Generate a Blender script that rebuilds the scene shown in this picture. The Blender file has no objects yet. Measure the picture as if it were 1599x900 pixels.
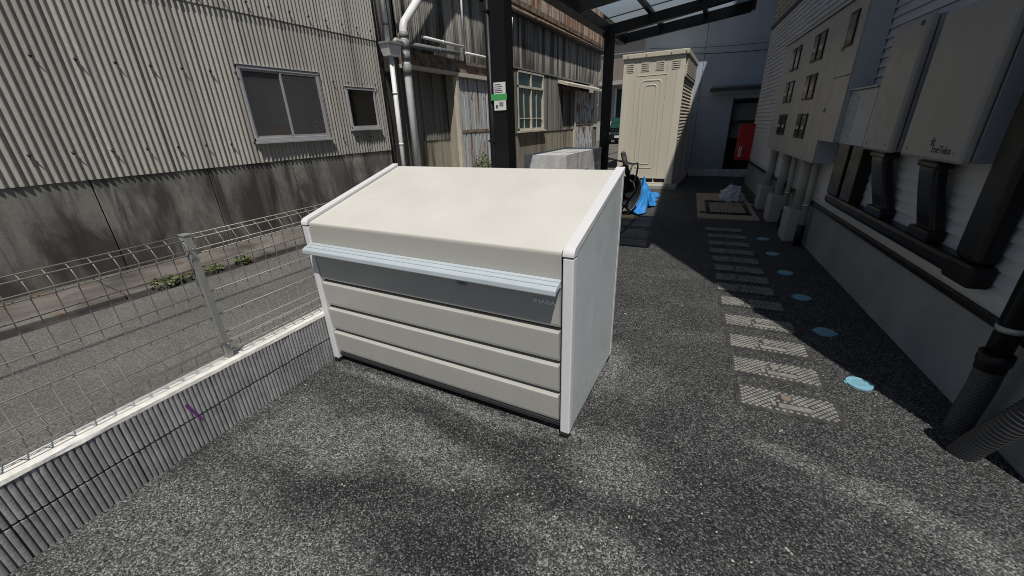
import bpy, bmesh, math, random
from mathutils import Vector, Matrix, noise as mnoise
random.seed(7)
S = bpy.context.scene
COL = S.collection
# ------------------------------------------------------------------ camera
F_PX, W_PX = 608.99, 1599.0
cam = bpy.data.cameras.new('camera'); cam_ob = bpy.data.objects.new('camera', cam); COL.objects.link(cam_ob)
cam.sensor_width = 36.0; cam.lens = F_PX / W_PX * 36.0; cam.clip_start = 0.02; cam.clip_end = 2000
yaw, pitch, roll = -0.494246942, -0.396966445, -0.0368347504
fwd = Vector((math.sin(yaw)*math.cos(pitch), math.cos(yaw)*math.cos(pitch), math.sin(pitch)))
rgt0 = Vector((math.cos(yaw), -math.sin(yaw), 0)); up0 = rgt0.cross(fwd)
rgt = math.cos(roll)*rgt0 + math.sin(roll)*up0; up = -math.sin(roll)*rgt0 + math.cos(roll)*up0
m = Matrix((rgt, up, -fwd)).transposed().to_4x4(); m.translation = (0, 0, 1.565)
cam_ob.matrix_world = m
S.camera = cam_ob
# ------------------------------------------------------------------ light
SUN = Vector((0.29, -0.45, 1.0)).normalized()           # direction towards the sun
w = bpy.data.worlds.new('World'); S.world = w; w.use_nodes = True
nt = w.node_tree; bg = nt.nodes['Background']
sky = nt.nodes.new('ShaderNodeTexSky'); sky.sky_type = 'NISHITA'; sky.sun_disc = False
sky.sun_elevation = math.asin(SUN.z); sky.sun_rotation = math.atan2(SUN.x, SUN.y)
nt.links.new(sky.outputs[0], bg.inputs[0]); bg.inputs[1].default_value = 0.055
sl = bpy.data.lights.new('sun', 'SUN'); sl.energy = 5.0; sl.angle = math.radians(0.55); sl.color = (1.0, 0.955, 0.88)
so = bpy.data.objects.new('sun', sl); COL.objects.link(so); so.location = (4, -6, 12)
so.rotation_euler = SUN.to_track_quat('Z', 'Y').to_euler()
S.view_settings.view_transform = 'Standard'; S.view_settings.look = 'None'
S.view_settings.exposure = -0.45; S.view_settings.gamma = 1.0; S.view_settings.use_curve_mapping = False
S.render.engine = 'CYCLES'; S.cycles.filter_width = 0.95
S.render.resolution_x = 1024; S.render.resolution_y = 576

# ------------------------------------------------------------------ materials
class NT:
    def __init__(s, name):
        s.m = bpy.data.materials.new(name); s.m.use_nodes = True; s.t = s.m.node_tree
        s.b = s.t.nodes['Principled BSDF']; s.g = s.n('ShaderNodeNewGeometry')
    def n(s, ty, **k):
        x = s.t.nodes.new(ty)
        for a, v in k.items(): setattr(x, a, v)
        return x
    def l(s, a, b): s.t.links.new(a, b)
    def vmul(s, vec, sc):
        x = s.n('ShaderNodeVectorMath', operation='MULTIPLY'); s.l(vec, x.inputs[0]); x.inputs[1].default_value = sc; return x.outputs[0]
    def noise(s, scale, detail=3, stretch=None, rough=0.55, dist=0):
        x = s.n('ShaderNodeTexNoise'); x.inputs['Scale'].default_value = scale; x.inputs['Detail'].default_value = detail
        x.inputs['Roughness'].default_value = rough; x.inputs['Distortion'].default_value = dist
        s.l(s.vmul(s.g.outputs['Position'], stretch) if stretch else s.g.outputs['Position'], x.inputs['Vector']); return x.outputs['Fac']
    def vor(s, scale, feat='F1'):
        x = s.n('ShaderNodeTexVoronoi', feature=feat); x.inputs['Scale'].default_value = scale
        s.l(s.g.outputs['Position'], x.inputs['Vector']); return x
    def ramp(s, fac, stops, interp='LINEAR'):
        x = s.n('ShaderNodeValToRGB'); x.color_ramp.interpolation = interp
        while len(x.color_ramp.elements) < len(stops): x.color_ramp.elements.new(0.5)
        for e, (p, c) in zip(x.color_ramp.elements, stops):
            e.position = p; e.color = (c, c, c, 1) if not isinstance(c, tuple) else (*c, 1)
        s.l(fac, x.inputs[0]); return x.outputs[0]
    def mix(s, fac, a, b, blend='MIX'):
        x = s.n('ShaderNodeMix', data_type='RGBA', blend_type=blend)
        for sock, v in ((x.inputs[0], fac), (x.inputs[6], a), (x.inputs[7], b)):
            if hasattr(v, 'is_linked'): s.l(v, sock)
            elif isinstance(v, tuple): sock.default_value = (*v, 1)
            else: sock.default_value = v
        return x.outputs[2]
    def math(s, op, a, b=None):
        x = s.n('ShaderNodeMath', operation=op)
        for i, v in enumerate((a, b)):
            if v is None: continue
            if hasattr(v, 'is_linked'): s.l(v, x.inputs[i])
            else: x.inputs[i].default_value = v
        return x.outputs[0]
    def sep(s, i):
        x = s.n('ShaderNodeSeparateXYZ'); s.l(s.g.outputs['Position'], x.inputs[0]); return x.outputs[i]
    def col(s, v):
        if hasattr(v, 'is_linked'): s.l(v, s.b.inputs['Base Color'])
        else: s.b.inputs['Base Color'].default_value = (*v, 1)
    def bump(s, h, strength=0.3, dist=0.01):
        x = s.n('ShaderNodeBump'); x.inputs['Strength'].default_value = strength; x.inputs['Distance'].default_value = dist
        s.l(h, x.inputs['Height']); s.l(x.outputs[0], s.b.inputs['Normal'])
    def set(s, rough=0.6, metal=0.0, spec=0.5):
        s.b.inputs['Roughness'].default_value = rough; s.b.inputs['Metallic'].default_value = metal
        s.b.inputs['Specular IOR Level'].default_value = spec

MATS = {}
def plain(name, c, rough=0.6, metal=0, var=0.12, scale=3.0, spec=0.5, bump=0, bscale=60, dust=0.0, detail=5):
    k = NT(name); n = k.noise(scale, detail)
    lo = tuple(x*(1-var) for x in c); hi = tuple(min(1, x*(1+var)) for x in c)
    cc = k.ramp(n, [(0.3, lo), (0.7, hi)])
    if dust:
        d = k.ramp(k.noise(14, 6), [(0.5, 0.0), (0.75, dust)])
        cc = k.mix(d, cc, (0.3, 0.28, 0.25))
    k.col(cc); k.set(rough, metal, spec)
    if bump: k.bump(k.noise(bscale, 4), bump, 0.004)
    r = k.ramp(k.noise(9, min(4, detail)), [(0.3, max(0.05, rough*0.8)), (0.7, min(1, rough*1.2))]); k.l(r, k.b.inputs['Roughness'])
    MATS[name] = k.m; return k.m

def asphalt():
    k = NT('asphalt_new')
    P = k.g.outputs['Position']
    v = k.vor(162); vc = k.n('ShaderNodeSeparateColor'); k.l(v.outputs['Color'], vc.inputs[0])
    stone = k.ramp(vc.outputs[0], [(0.0, (0.006, 0.006, 0.007)), (0.5, (0.020, 0.021, 0.022)), (0.8, (0.065, 0.067, 0.068)), (1.0, (0.19, 0.19, 0.185))])
    dusty = k.ramp(vc.outputs[0], [(0.0, (0.035, 0.036, 0.037)), (0.4, (0.11, 0.114, 0.115)), (0.8, (0.26, 0.265, 0.262)), (1.0, (0.46, 0.46, 0.45))])
    # dusty patches: hand placed blobs (x, y, rx, ry, rot, weight), broken up by noise
    acc = None
    blobs = [(-2.05, .95, .38, .32, 0, .85), (-1.65, .97, .34, .22, 0, .95), (-1.35, 1.17, .5, .15, .1, .9), (-1.9, .3, .55, .38, .2, .85), (-1.32, .40, .5, .24, .15, .95),
             (-1.0, 1.12, .4, .12, .2, .75), (-1.4, 1.53, 1.0, .055, 0, 1.0), (-.30, 1.0, .38, .2, .1, .8), (-.27, 1.5, .26, .24, 0, .8), (-.49, 2.3, .13, .35, 0, .9),
             (-.25, 2.2, .3, .28, 0, .5), (.48, 1.92, .26, .08, -.1, .75), (.88, 1.80, .34, .11, -.25, .8), (1.17, 1.62, .4, .14, -.5, .85), (-.62, 1.62, .3, .07, 0, .9),
             (.05, 3.0, .5, .12, .2, .4), (-.35, 4.3, .5, .2, .4, .35), (-2.2, .2, .1, .9, 0, .5), (-.45, 3.2, .3, .3, 0, .3)]
    nz = k.n('ShaderNodeTexNoise'); nz.inputs['Scale'].default_value = 2.2; nz.inputs['Detail'].default_value = 4; k.l(P, nz.inputs['Vector'])
    wob = k.n('ShaderNodeVectorMath', operation='MULTIPLY_ADD'); k.l(nz.outputs['Color'], wob.inputs[0]); wob.inputs[1].default_value = (.2, .2, 0); k.l(P, wob.inputs[2])
    for (x, y, rx, ry, rot, wt) in blobs:
        mp = k.n('ShaderNodeMapping', vector_type='TEXTURE'); mp.inputs['Location'].default_value = (x+.1, y+.1, 0)
        mp.inputs['Rotation'].default_value = (0, 0, rot); mp.inputs['Scale'].default_value = (rx*1.5, ry*1.5, 1); k.l(wob.outputs[0], mp.inputs['Vector'])
        sx = k.n('ShaderNodeSeparateXYZ'); k.l(mp.outputs[0], sx.inputs[0])
        cx = k.n('ShaderNodeCombineXYZ'); k.l(sx.outputs[0], cx.inputs[0]); k.l(sx.outputs[1], cx.inputs[1])
        ln = k.n('ShaderNodeVectorMath', operation='LENGTH'); k.l(cx.outputs[0], ln.inputs[0])
        mr = k.n('ShaderNodeMapRange', interpolation_type='SMOOTHSTEP'); k.l(ln.outputs['Value'], mr.inputs[0])
        mr.inputs[1].default_value = 1.0; mr.inputs[2].default_value = 0.2; mr.inputs[3].default_value = 0.0; mr.inputs[4].default_value = wt
        acc = mr.outputs[0] if acc is None else k.math('MAXIMUM', acc, mr.outputs[0])
    base = k.ramp(k.noise(1.3, 5, rough=.65), [(0.30, 0.06), (0.75, 0.42)])
    acc = k.math('MAXIMUM', acc, base)
    fine = k.ramp(k.noise(16, 5, rough=.7), [(0.3, 0.5), (0.65, 1.25)])
    acc = k.math('MULTIPLY', acc, fine)
    dk = None
    for (x, y, rx, ry, rot, wt) in [(-1.30, .82, .36, .085, .25, .95), (-.75, .76, .27, .10, .3, .95), (-.55, .90, .17, .08, .3, .7), (-1.0, 1.36, .6, .055, .02, .75), (-.68, 1.40, .12, .1, 0, .8), (-2.25, .8, .1, .3, 0, .5), (0, 1.25, .3, .14, .3, .65), (-.42, 1.2, .1, .12, 0, .6), (.3, 1.55, .35, .12, 0, .6), (-.1, 1.9, .1, .35, 0, .4)]:
        mp = k.n('ShaderNodeMapping', vector_type='TEXTURE'); mp.inputs['Location'].default_value = (x+.1, y+.1, 0)
        mp.inputs['Rotation'].default_value = (0, 0, rot); mp.inputs['Scale'].default_value = (rx*1.5, ry*1.5, 50); k.l(wob.outputs[0], mp.inputs['Vector'])
        ln = k.n('ShaderNodeVectorMath', operation='LENGTH'); k.l(mp.outputs[0], ln.inputs[0])
        mr = k.n('ShaderNodeMapRange', interpolation_type='SMOOTHSTEP'); k.l(ln.outputs['Value'], mr.inputs[0])
        mr.inputs[1].default_value = 1.0; mr.inputs[2].default_value = 0.15; mr.inputs[3].default_value = 0.0; mr.inputs[4].default_value = wt
        dk = mr.outputs[0] if dk is None else k.math('MAXIMUM', dk, mr.outputs[0])
    acc = k.math('MULTIPLY', acc, k.math('SUBTRACT', 1.0, dk))
    c = k.mix(acc, stone, dusty)
    v2 = k.vor(31); c2 = k.n('ShaderNodeSeparateColor'); k.l(v2.outputs['Color'], c2.inputs[0])
    spk = k.math('MULTIPLY', k.ramp(c2.outputs[1], [(0.965, 0.0), (0.97, 1.0)]), k.ramp(v2.outputs['Distance'], [(0.12, 1.0), (0.2, 0.0)]))
    c = k.mix(spk, c, (0.5, 0.48, 0.44))
    k.col(c); k.set(0.75, 0, 0.35)
    hgt = k.math('ADD', k.math('MULTIPLY', v.outputs['Distance'], -1.0), k.math('MULTIPLY', k.noise(70, 3), .9))
    k.bump(hgt, 0.9, 0.008)
    return k.m
M_ASPH = asphalt()

def road_mat():
    k = NT('road_old'); v = k.vor(140); vc = k.n('ShaderNodeSeparateColor'); k.l(v.outputs['Color'], vc.inputs[0])
    a = k.ramp(vc.outputs[0], [(0, (.085, .085, .08)), (.6, (.145, .143, .135)), (1, (.24, .235, .22))])
    n = k.ramp(k.noise(.9, 6, rough=.6), [(.3, .72), (.7, 1.12)])
    c = k.mix(1.0, a, n, 'MULTIPLY')
    k.col(c); k.set(.9, 0, .2); k.bump(v.outputs['Distance'], .4, .004); return k.m
M_ROAD = road_mat()

def stained(name, base, dark, stretch=(1, 1, .15), scale=2.2, lo=.42, hi=.62, rough=.9, fine=.12, bump=.25, zdark=None, extra=None, spec=.25, ydark=None):
    k = NT(name); n = k.noise(scale, 6, stretch, .62, .3)
    f = k.ramp(n, [(lo, 0.0), (hi, 1.0)])
    if zdark:
        z = k.sep(2); mr = k.n('ShaderNodeMapRange'); k.l(z, mr.inputs[0])
        mr.inputs[1].default_value = zdark[0]; mr.inputs[2].default_value = zdark[1]; mr.inputs[3].default_value = zdark[2]; mr.inputs[4].default_value = zdark[3]
        f = k.math('ADD', f, mr.outputs[0]); f.node.use_clamp = True
    if ydark:
        z = k.sep(1); mr = k.n('ShaderNodeMapRange'); k.l(z, mr.inputs[0])
        for q in range(4): mr.inputs[q+1].default_value = ydark[q]
        f = k.math('ADD', f, mr.outputs[0]); f.node.use_clamp = True
    b2 = tuple(x*(1-fine) for x in base); b3 = tuple(x*(1+fine) for x in base)
    c = k.mix(f, k.ramp(k.noise(24, 5), [(.3, b2), (.7, b3)]), dark)
    if extra:
        col, sc, st, e0, e1 = extra
        c = k.mix(k.ramp(k.noise(sc, 6, st, .65, .6), [(e0, 0.0), (e1, 1.0)]), c, col)
    oi = k.n('ShaderNodeObjectInfo'); c = k.mix(1.0, c, k.ramp(oi.outputs['Random'], [(0, .86), (1, 1.10)]), 'MULTIPLY')
    k.col(c); k.set(rough, 0, spec); k.bump(k.noise(55, 5), bump, .004); return k.m

M_SLATE = stained('slate_sheet', (.45, .435, .40), (.34, .325, .295), (1, .8, .12), 1.6, .42, .7, fine=.09, bump=.15, extra=((.21, .195, .17), 2.0, (1, 4.5, .07), .54, .74))
M_SLATE_DARK = stained('slate_sheet_sooty', (.40, .385, .35), (.075, .07, .065), (1, 2.2, .10), 1.7, .44, .60, zdark=(4.0, 3.1, -.12, .5), bump=.15, extra=((.05, .047, .043), 2.6, (1, 5, .12), .55, .66))
M_SLATE_LOW = stained('slate_sheet_low', (.27, .26, .24), (.06, .057, .053), (1, 2.6, .08), 2.0, .38, .62, bump=.15)
M_BASE = stained('sooty_concrete', (.34, .33, .30), (.085, .082, .075), (1, 1, .45), 1.5, .38, .58, zdark=(1.1, .2, -.22, .35), ydark=(2.2, 5.0, .22, -.12), bump=.4, extra=((.06, .057, .052), 2.4, (1, 2.2, .25), .48, .68))
M_BASE2 = stained('tan_render', (.36, .33, .265), (.11, .10, .085), (1, 2, .10), 2.2, .44, .64, bump=.3)
M_APRON = stained('dirty_apron', (.18, .17, .155), (.08, .074, .065), (1, .5, 1), 3, .4, .65, extra=((.16, .08, .04), 5, (1, 1, 1), .58, .72))
M_RUSTY_WALL = stained('rusty_sheet', (.42, .36, .31), (.17, .08, .04), (1, 7, .35), 1.4, .42, .6, extra=((.08, .05, .035), 3, (1, 3, .2), .6, .75))
M_RUST = stained('rust', (.32, .24, .18), (.09, .075, .065), (1, 1, 1), 5, .4, .65, extra=((.42, .30, .22), 4, (1, 1, 1), .55, .7))
M_RUST_DOOR = stained('rusty_white_door', (.52, .56, .58), (.25, .10, .035), (1, 6, .22), 1.9, .52, .62, extra=((.17, .07, .03), 5, (1, 1, .6), .6, .68))
M_PEEL = stained('peeling_door', (.56, .60, .64), (.27, .17, .10), (1, 1.2, .5), 3.4, .50, .56, extra=((.16, .09, .05), 8, (1, 1, .6), .60, .66))
M_FARWALL = stained('grey_blue_render', (.43, .50, .60), (.37, .43, .51), (1, 1, .3), 1.2, .4, .7, fine=.03, bump=.1)
M_BLOCK = stained('concrete_block_grey', (.60, .60, .585), (.46, .46, .45), (1, 1, 1), 7, .4, .65, bump=.6)
M_RIB = stained('rib_block', (.38, .38, .385), (.27, .27, .275), (1, 1, 1), 9, .4, .65, bump=.5, extra=((.24, .235, .225), 6, (1, 1, 2), .62, .8))
M_COPING = stained('white_mortar', (.80, .79, .75), (.58, .57, .53), (1, 1, 1), 6, .5, .75, bump=.8)
M_MORTAR = stained('dark_joint', (.055, .055, .055), (.03, .03, .03), (1, 1, 1), 6)
M_SLAB = stained('slab_concrete', (.44, .43, .40), (.33, .32, .30), (1, 1, 1), 4, .4, .7)
M_FOUND = stained('foundation_render', (.33, .345, .355), (.24, .25, .26), (1, 1, .6), 2.5, .4, .75, fine=.04, bump=.2)

def splash(name, c, dirt, z1, rough, amt=.6):          # paint with splashed dust near the ground and faint rain runs
    k = NT(name); mr = k.n('ShaderNodeMapRange'); k.l(k.sep(2), mr.inputs[0]); mr.inputs[1].default_value = 0.02; mr.inputs[2].default_value = z1; mr.inputs[3].default_value = 1.0; mr.inputs[4].default_value = 0.0
    f = k.math('MULTIPLY', mr.outputs[0], k.ramp(k.noise(28, 6, rough=.75), [(.42, 0.0), (.7, amt)]))
    run = k.ramp(k.noise(9, 4, (1, 1, .06)), [(.48, 0.0), (.75, .14)])
    lo = tuple(x*.97 for x in c); cc = k.mix(run, k.ramp(k.noise(2, 2), [(.3, lo), (.7, c)]), tuple(x*.72 for x in c))
    k.col(k.mix(f, cc, dirt)); k.set(rough, 0, .42); k.l(k.ramp(k.noise(6, 4), [(.3, rough*.8), (.7, min(1, rough*1.5))]), k.b.inputs['Roughness']); return k.m
M_BEIGE = splash('bin_beige_paint', (.475, .470, .440), (.34, .32, .29), .28, .34)
M_LID = plain('bin_lid_paint', (.655, .64, .59), .30, 0, .02, 1.5, .5, detail=1)
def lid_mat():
    k = NT('bin_lid_painted_light_specks'); nz = k.n('ShaderNodeSeparateXYZ'); k.l(k.g.outputs['True Normal'], nz.inputs[0])
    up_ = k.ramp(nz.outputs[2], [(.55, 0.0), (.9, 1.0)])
    c = k.mix(up_, (.43, .42, .385), k.ramp(k.noise(3, 3), [(.3, (.635, .62, .575)), (.7, (.69, .675, .63))]))  # lit top and shaded front painted into the colour by facing; specks are dust
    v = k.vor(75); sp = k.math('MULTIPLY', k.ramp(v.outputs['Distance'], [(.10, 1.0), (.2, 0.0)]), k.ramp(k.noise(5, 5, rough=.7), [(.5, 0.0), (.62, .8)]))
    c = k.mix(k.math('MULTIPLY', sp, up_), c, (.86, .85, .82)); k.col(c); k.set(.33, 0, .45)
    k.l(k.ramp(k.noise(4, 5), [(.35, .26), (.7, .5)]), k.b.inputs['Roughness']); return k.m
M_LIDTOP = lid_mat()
M_BINWHITE = plain('bin_white_paint', (.74, .745, .76), .35, 0, .015, 2)
M_BINSIDE = splash('bin_side_sheet', (.60, .65, .67), (.40, .39, .36), .5, .3, .7)
M_BINDARK = plain('bin_rail_dark', (.03, .03, .033), .5, 0, .05)
M_ALU = plain('handle_aluminium', (.50, .565, .61), .33, .1, .05, 5, detail=1)
M_LOGO = plain('logo_silver', (.88, .88, .88), .4, 0, .02)
M_RUBBER = plain('black_rubber', (.012, .012, .013), .6, 0, .1)
M_HOSE = plain('ribbed_hose', (.05, .05, .052), .3, 0, .15, 6, .5)
M_GALV = plain('galvanised', (.42, .42, .405), .45, .55, .1, 12)
M_WIRE = plain('fence_wire', (.33, .315, .28), .5, .25, .08, 10)
M_BLACKPVC = plain('black_pvc', (.009, .009, .010), .36, 0, .15, 4, .35)
M_BLACKALU = plain('black_carport_aluminium', (.008, .008, .009), .45, 0, .1, 3, .25)
M_GREYALU = plain('grey_aluminium', (.43, .43, .455), .45, .1, .06, 5)
M_WHITEPVC = plain('white_pvc', (.80, .81, .81), .4, 0, .1, 2.5)
M_GREYPVC = plain('grey_pvc', (.22, .23, .24), .5, 0, .12, 3)
M_CREAMPVC = plain('cream_pvc', (.47, .455, .40), .45, 0, .06, 3)
M_CABINET = plain('cabinet_paint', (.45, .43, .385), .38, 0, .03, 1.5)
M_CABSIDE = plain('cabinet_side_paint', (.40, .425, .455), .38, 0, .03, 1.5)
M_INVERTER = plain('inverter_cover', (.37, .355, .33), .36, 0, .03, 1.5)
M_INVSIDE = plain('inverter_body', (.27, .285, .31), .4, .1, .03, 1.5)
M_WINBLACK = plain('window_black_frame', (.008, .008, .009), .45, 0, .1, 3, .25)
M_METERGLASS = plain('meter_glass', (.012, .012, .013), .15, 0, .3, 9, .35)
M_SIDING = plain('white_siding', (.60, .61, .615), .55, 0, .03, 2, bump=.1, bscale=90)
M_SIDING2 = plain('beige_siding', (.38, .33, .275), .6, 0, .06, 4, bump=.2)
M_LOCKER = stained('locker_beige', (.66, .615, .51), (.57, .53, .44), (1, 1, .12), 1.6, .35, .8, rough=.45, fine=.02, bump=0, spec=.45)
M_LOCKER2 = plain('locker_trim', (.58, .54, .44), .45, 0, .04, 2)
M_SHUTTER = plain('locker_shutter', (.64, .58, .47), .4, 0, .03, 2)
M_RED = plain('red_paint', (.42, .008, .010), .35, 0, .05, 3)
M_LABEL = plain('white_label', (.68, .68, .66), .5, 0, .04)
M_GREEN = plain('green_band', (.06, .36, .10), .5, 0, .05)
M_INK = plain('dark_ink', (.05, .05, .05), .6, 0, .05)
M_LIDBASE = plain('meter_lid_base', (.045, .045, .043), .7, 0, .25, 12, dust=.3)
M_STUD = plain('meter_lid_studs', (.28, .278, .262), .5, .1, .3, 14, dust=.15)
M_PLATE = plain('meter_lid_plate', (.24, .235, .215), .65, .1, .3, 30)
M_LIDRUST = plain('meter_lid_cap', (.22, .17, .13), .7, .1, .3, 25)
M_BLUECAP = plain('blue_cap', (.22, .45, .56), .45, 0, .08, 20)
M_TARP = plain('blue_tarp', (.03, .25, .66), .6, 0, .12, 6, .3)
M_PLY = plain('plywood', (.40, .325, .225), .7, 0, .12, 5, bump=.2)
M_WOOD = plain('timber', (.42, .27, .14), .7, 0, .15, 12)
M_STEEL = plain('grey_steel', (.30, .30, .30), .45, .5, .2, 12)
M_DARKSTEEL = plain('dark_steel', (.035, .037, .04), .5, .4, .3, 12)
M_TYRE = plain('tyre', (.022, .021, .02), .8, 0, .3, 20, dust=.5)
M_PURPLE = plain('purple_tape', (.16, .04, .22), .5)
M_YELLOW = plain('yellow_pipe', (.60, .37, .07), .45)
M_CREAMWOOD = plain('cream_window_wood', (.60, .56, .47), .6, 0, .12, 8)
M_TEAL = plain('teal_pane', (.02, .055, .065), .12, 0, .35, 2)
M_DARKROOM = plain('dark_interior', (.055, .052, .05), .9)
M_ORANGE = plain('orange_crate', (.62, .25, .07), .7)
M_PAPER = plain('paper', (.55, .58, .58), .7)
M_GREYBOX = plain('grey_cupboard', (.40, .43, .44), .6)
M_CAR = plain('car_paint_dark', (.015, .022, .022), .2, .2, .1)
M_CARGLASS = plain('car_glass', (.015, .055, .045), .08, 0, .5, 4)
M_CHROME = plain('chrome', (.6, .6, .6), .2, .9, .05)
M_CLAD = plain('brown_cladding', (.24, .20, .175), .6, 0, .06, 4)
M_ROOF = plain('dark_roof', (.05, .05, .052), .7)
M_FARHOUSE = plain('far_house_render', (.40, .38, .35), .8, 0, .08)

M_RUSTSTREAK = plain('rust_streak', (.13, .10, .08), .9, 0, .3, 20)
def leaf_mat():
    k = NT('weed_leaf'); k.col(k.ramp(k.noise(30, 3), [(.3, (.05, .085, .02)), (.7, (.14, .17, .04))])); k.set(.55)
    k.b.inputs['Subsurface Weight'].default_value = 0; return k.m
M_LEAF = leaf_mat()

def poly_mat():
    k = NT('polycarbonate'); t = k.t
    tr = k.n('ShaderNodeBsdfTranslucent'); tr.inputs[0].default_value = (.70, .76, .82, 1)
    df = k.n('ShaderNodeBsdfDiffuse'); df.inputs[0].default_value = (.14, .16, .19, 1)
    gl = k.n('ShaderNodeBsdfGlossy'); gl.inputs['Roughness'].default_value = .25
    a = k.n('ShaderNodeMixShader'); a.inputs[0].default_value = .5; k.l(tr.outputs[0], a.inputs[1]); k.l(df.outputs[0], a.inputs[2])
    tp = k.n('ShaderNodeBsdfTransparent'); tp.inputs[0].default_value = (.80, .88, .95, 1)
    c_ = k.n('ShaderNodeMixShader'); c_.inputs[0].default_value = .5; k.l(a.outputs[0], c_.inputs[1]); k.l(tp.outputs[0], c_.inputs[2]); a = c_
    b = k.n('ShaderNodeMixShader'); b.inputs[0].default_value = .06; k.l(a.outputs[0], b.inputs[1]); k.l(gl.outputs[0], b.inputs[2])
    k.l(b.outputs[0], t.nodes['Material Output'].inputs[0]); return k.m
M_POLY = poly_mat()

def glass_mat(name, tint, stripes=True):
    k = NT(name); t = k.t
    tp = k.n('ShaderNodeBsdfTransparent'); tp.inputs[0].default_value = (*tint, 1)
    gl = k.n('ShaderNodeBsdfGlossy'); gl.inputs['Roughness'].default_value = .06
    fr = k.n('ShaderNodeFresnel'); fr.inputs[0].default_value = 1.5
    a = k.n('ShaderNodeMixShader'); k.l(fr.outputs[0], a.inputs[0]); k.l(tp.outputs[0], a.inputs[1]); k.l(gl.outputs[0], a.inputs[2])
    out = a.outputs[0]
    if stripes:                                            # fine diagonal wires cast in the pane
        s = k.math('ADD', k.sep(1), k.math('MULTIPLY', k.sep(2), -.75))
        f = k.math('FRACT', k.math('MULTIPLY', s, 36.0)); f = k.math('LESS_THAN', f, .33)
        df = k.n('ShaderNodeBsdfDiffuse'); df.inputs[0].default_value = (.34, .335, .33, 1)
        b = k.n('ShaderNodeMixShader'); k.l(k.math('ADD', k.math('MULTIPLY', f, .34), .10), b.inputs[0]); k.l(out, b.inputs[1]); k.l(df.outputs[0], b.inputs[2]); out = b.outputs[0]
    k.l(out, t.nodes['Material Output'].inputs[0]); return k.m
M_WIREGLASS = glass_mat('wired_glass', (.82, .83, .82)); M_GLASS = glass_mat('clear_glass', (.75, .82, .8), False)

def bag_mat():
    k = NT('plastic_bag'); k.col((.72, .75, .8)); k.set(.25); k.b.inputs['Transmission Weight'].default_value = .25; return k.m
M_BAG = bag_mat()

# ------------------------------------------------------------------ mesh helpers
PHI = 0.0988654916           # the new building and its services stand turned by 5.7 degrees
cP, sP = math.cos(PHI), math.sin(PHI)
def RW(D, a, z=0): return (cP*D - sP*a, sP*D + cP*a, z)

class MB:
    def __init__(s, o=(0, 0, 0)): s.v = []; s.f = []; s.o = o; s.sm = []
    def add(s, vs, fs, smooth=False):
        b = len(s.v); s.v += [tuple(x) for x in vs]; s.f += [tuple(i+b for i in f) for f in fs]; s.sm += [smooth]*len(fs); return s
    def box(s, x0, x1, y0, y1, z0, z1):
        return s.add([(x0,y0,z0),(x1,y0,z0),(x1,y1,z0),(x0,y1,z0),(x0,y0,z1),(x1,y0,z1),(x1,y1,z1),(x0,y1,z1)],
                     [(0,3,2,1),(4,5,6,7),(0,1,5,4),(1,2,6,5),(2,3,7,6),(3,0,4,7)])
    def hexa(s, p): return s.add(p, [(0,3,2,1),(4,5,6,7),(0,1,5,4),(1,2,6,5),(2,3,7,6),(3,0,4,7)])
    def prism(s, poly, fn, t0, t1):                      # poly of 2-D points, fn(u, v, t) -> xyz
        n = len(poly); vs = [fn(u, v, t0) for u, v in poly] + [fn(u, v, t1) for u, v in poly]
        return s.add(vs, [tuple(range(n-1, -1, -1)), tuple(range(n, 2*n))] + [(i, (i+1) % n, n+(i+1) % n, n+i) for i in range(n)])
    def tube(s, pts, r, n=10, caps=True, smooth=True):
        pts = [Vector(p) for p in pts]; rs = r if isinstance(r, (list, tuple)) else [r]*len(pts); vs = []; prev = None
        for i, p in enumerate(pts):
            t = (pts[min(i+1, len(pts)-1)] - pts[max(i-1, 0)]).normalized()
            if prev is None:
                u = t.orthogonal().normalized()
            else:
                u = (prev - t*prev.dot(t)).normalized()
            prev = u; v = t.cross(u)
            k = 1.0
            if 0 < i < len(pts)-1:
                c = (pts[i]-pts[i-1]).normalized().dot((pts[i+1]-pts[i]).normalized()); k = min(1.4, 1/max(.5, math.sqrt((1+c)/2)))
            for j in range(n):
                a = 2*math.pi*j/n; vs.append(p + (u*math.cos(a) + v*math.sin(a))*rs[i]*k)
        fs = [(i*n+j, i*n+(j+1) % n, (i+1)*n+(j+1) % n, (i+1)*n+j) for i in range(len(pts)-1) for j in range(n)]
        s.add(vs, fs, smooth)
        if caps:
            b = len(s.v)-len(vs); s.f += [tuple(b+j for j in range(n-1, -1, -1)), tuple(b+len(vs)-n+j for j in range(n))]; s.sm += [False, False]
        return s
    def disc(s, c, r, h, n=24, z0=0):
        return s.tube([(c[0], c[1], z0), (c[0], c[1], z0+h)], r, n, True, False)
    def mesh(s, name):
        me = bpy.data.meshes.new(name); me.from_pydata([(a-s.o[0], b-s.o[1], c-s.o[2]) for a, b, c in s.v], [], s.f)
        me.polygons.foreach_set('use_smooth', s.sm); me.update(); return me
    def build(s, name, mat, parent=None, bevel=0, solid=0, label=None):
        return link(name, s.mesh(name), mat, parent, bevel, solid, label)
def link(name, me, mat, parent=None, bevel=0, solid=0, label=None, loc=None, rz=0):
    if mat is not None and not me.materials: me.materials.append(mat)
    o = bpy.data.objects.new(name, me); COL.objects.link(o)
    if parent is not None: o.parent = parent
    if loc is not None: o.location = loc
    if rz: o.rotation_euler[2] = rz
    if solid:
        q = o.modifiers.new('solid', 'SOLIDIFY'); q.thickness = solid; q.offset = -1
    if bevel:
        q = o.modifiers.new('bevel', 'BEVEL'); q.width = bevel; q.segments = 4 if bevel > .02 else 2; q.limit_method = 'ANGLE'; q.angle_limit = math.radians(40)
    if label: o['label'] = label
    return o
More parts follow.
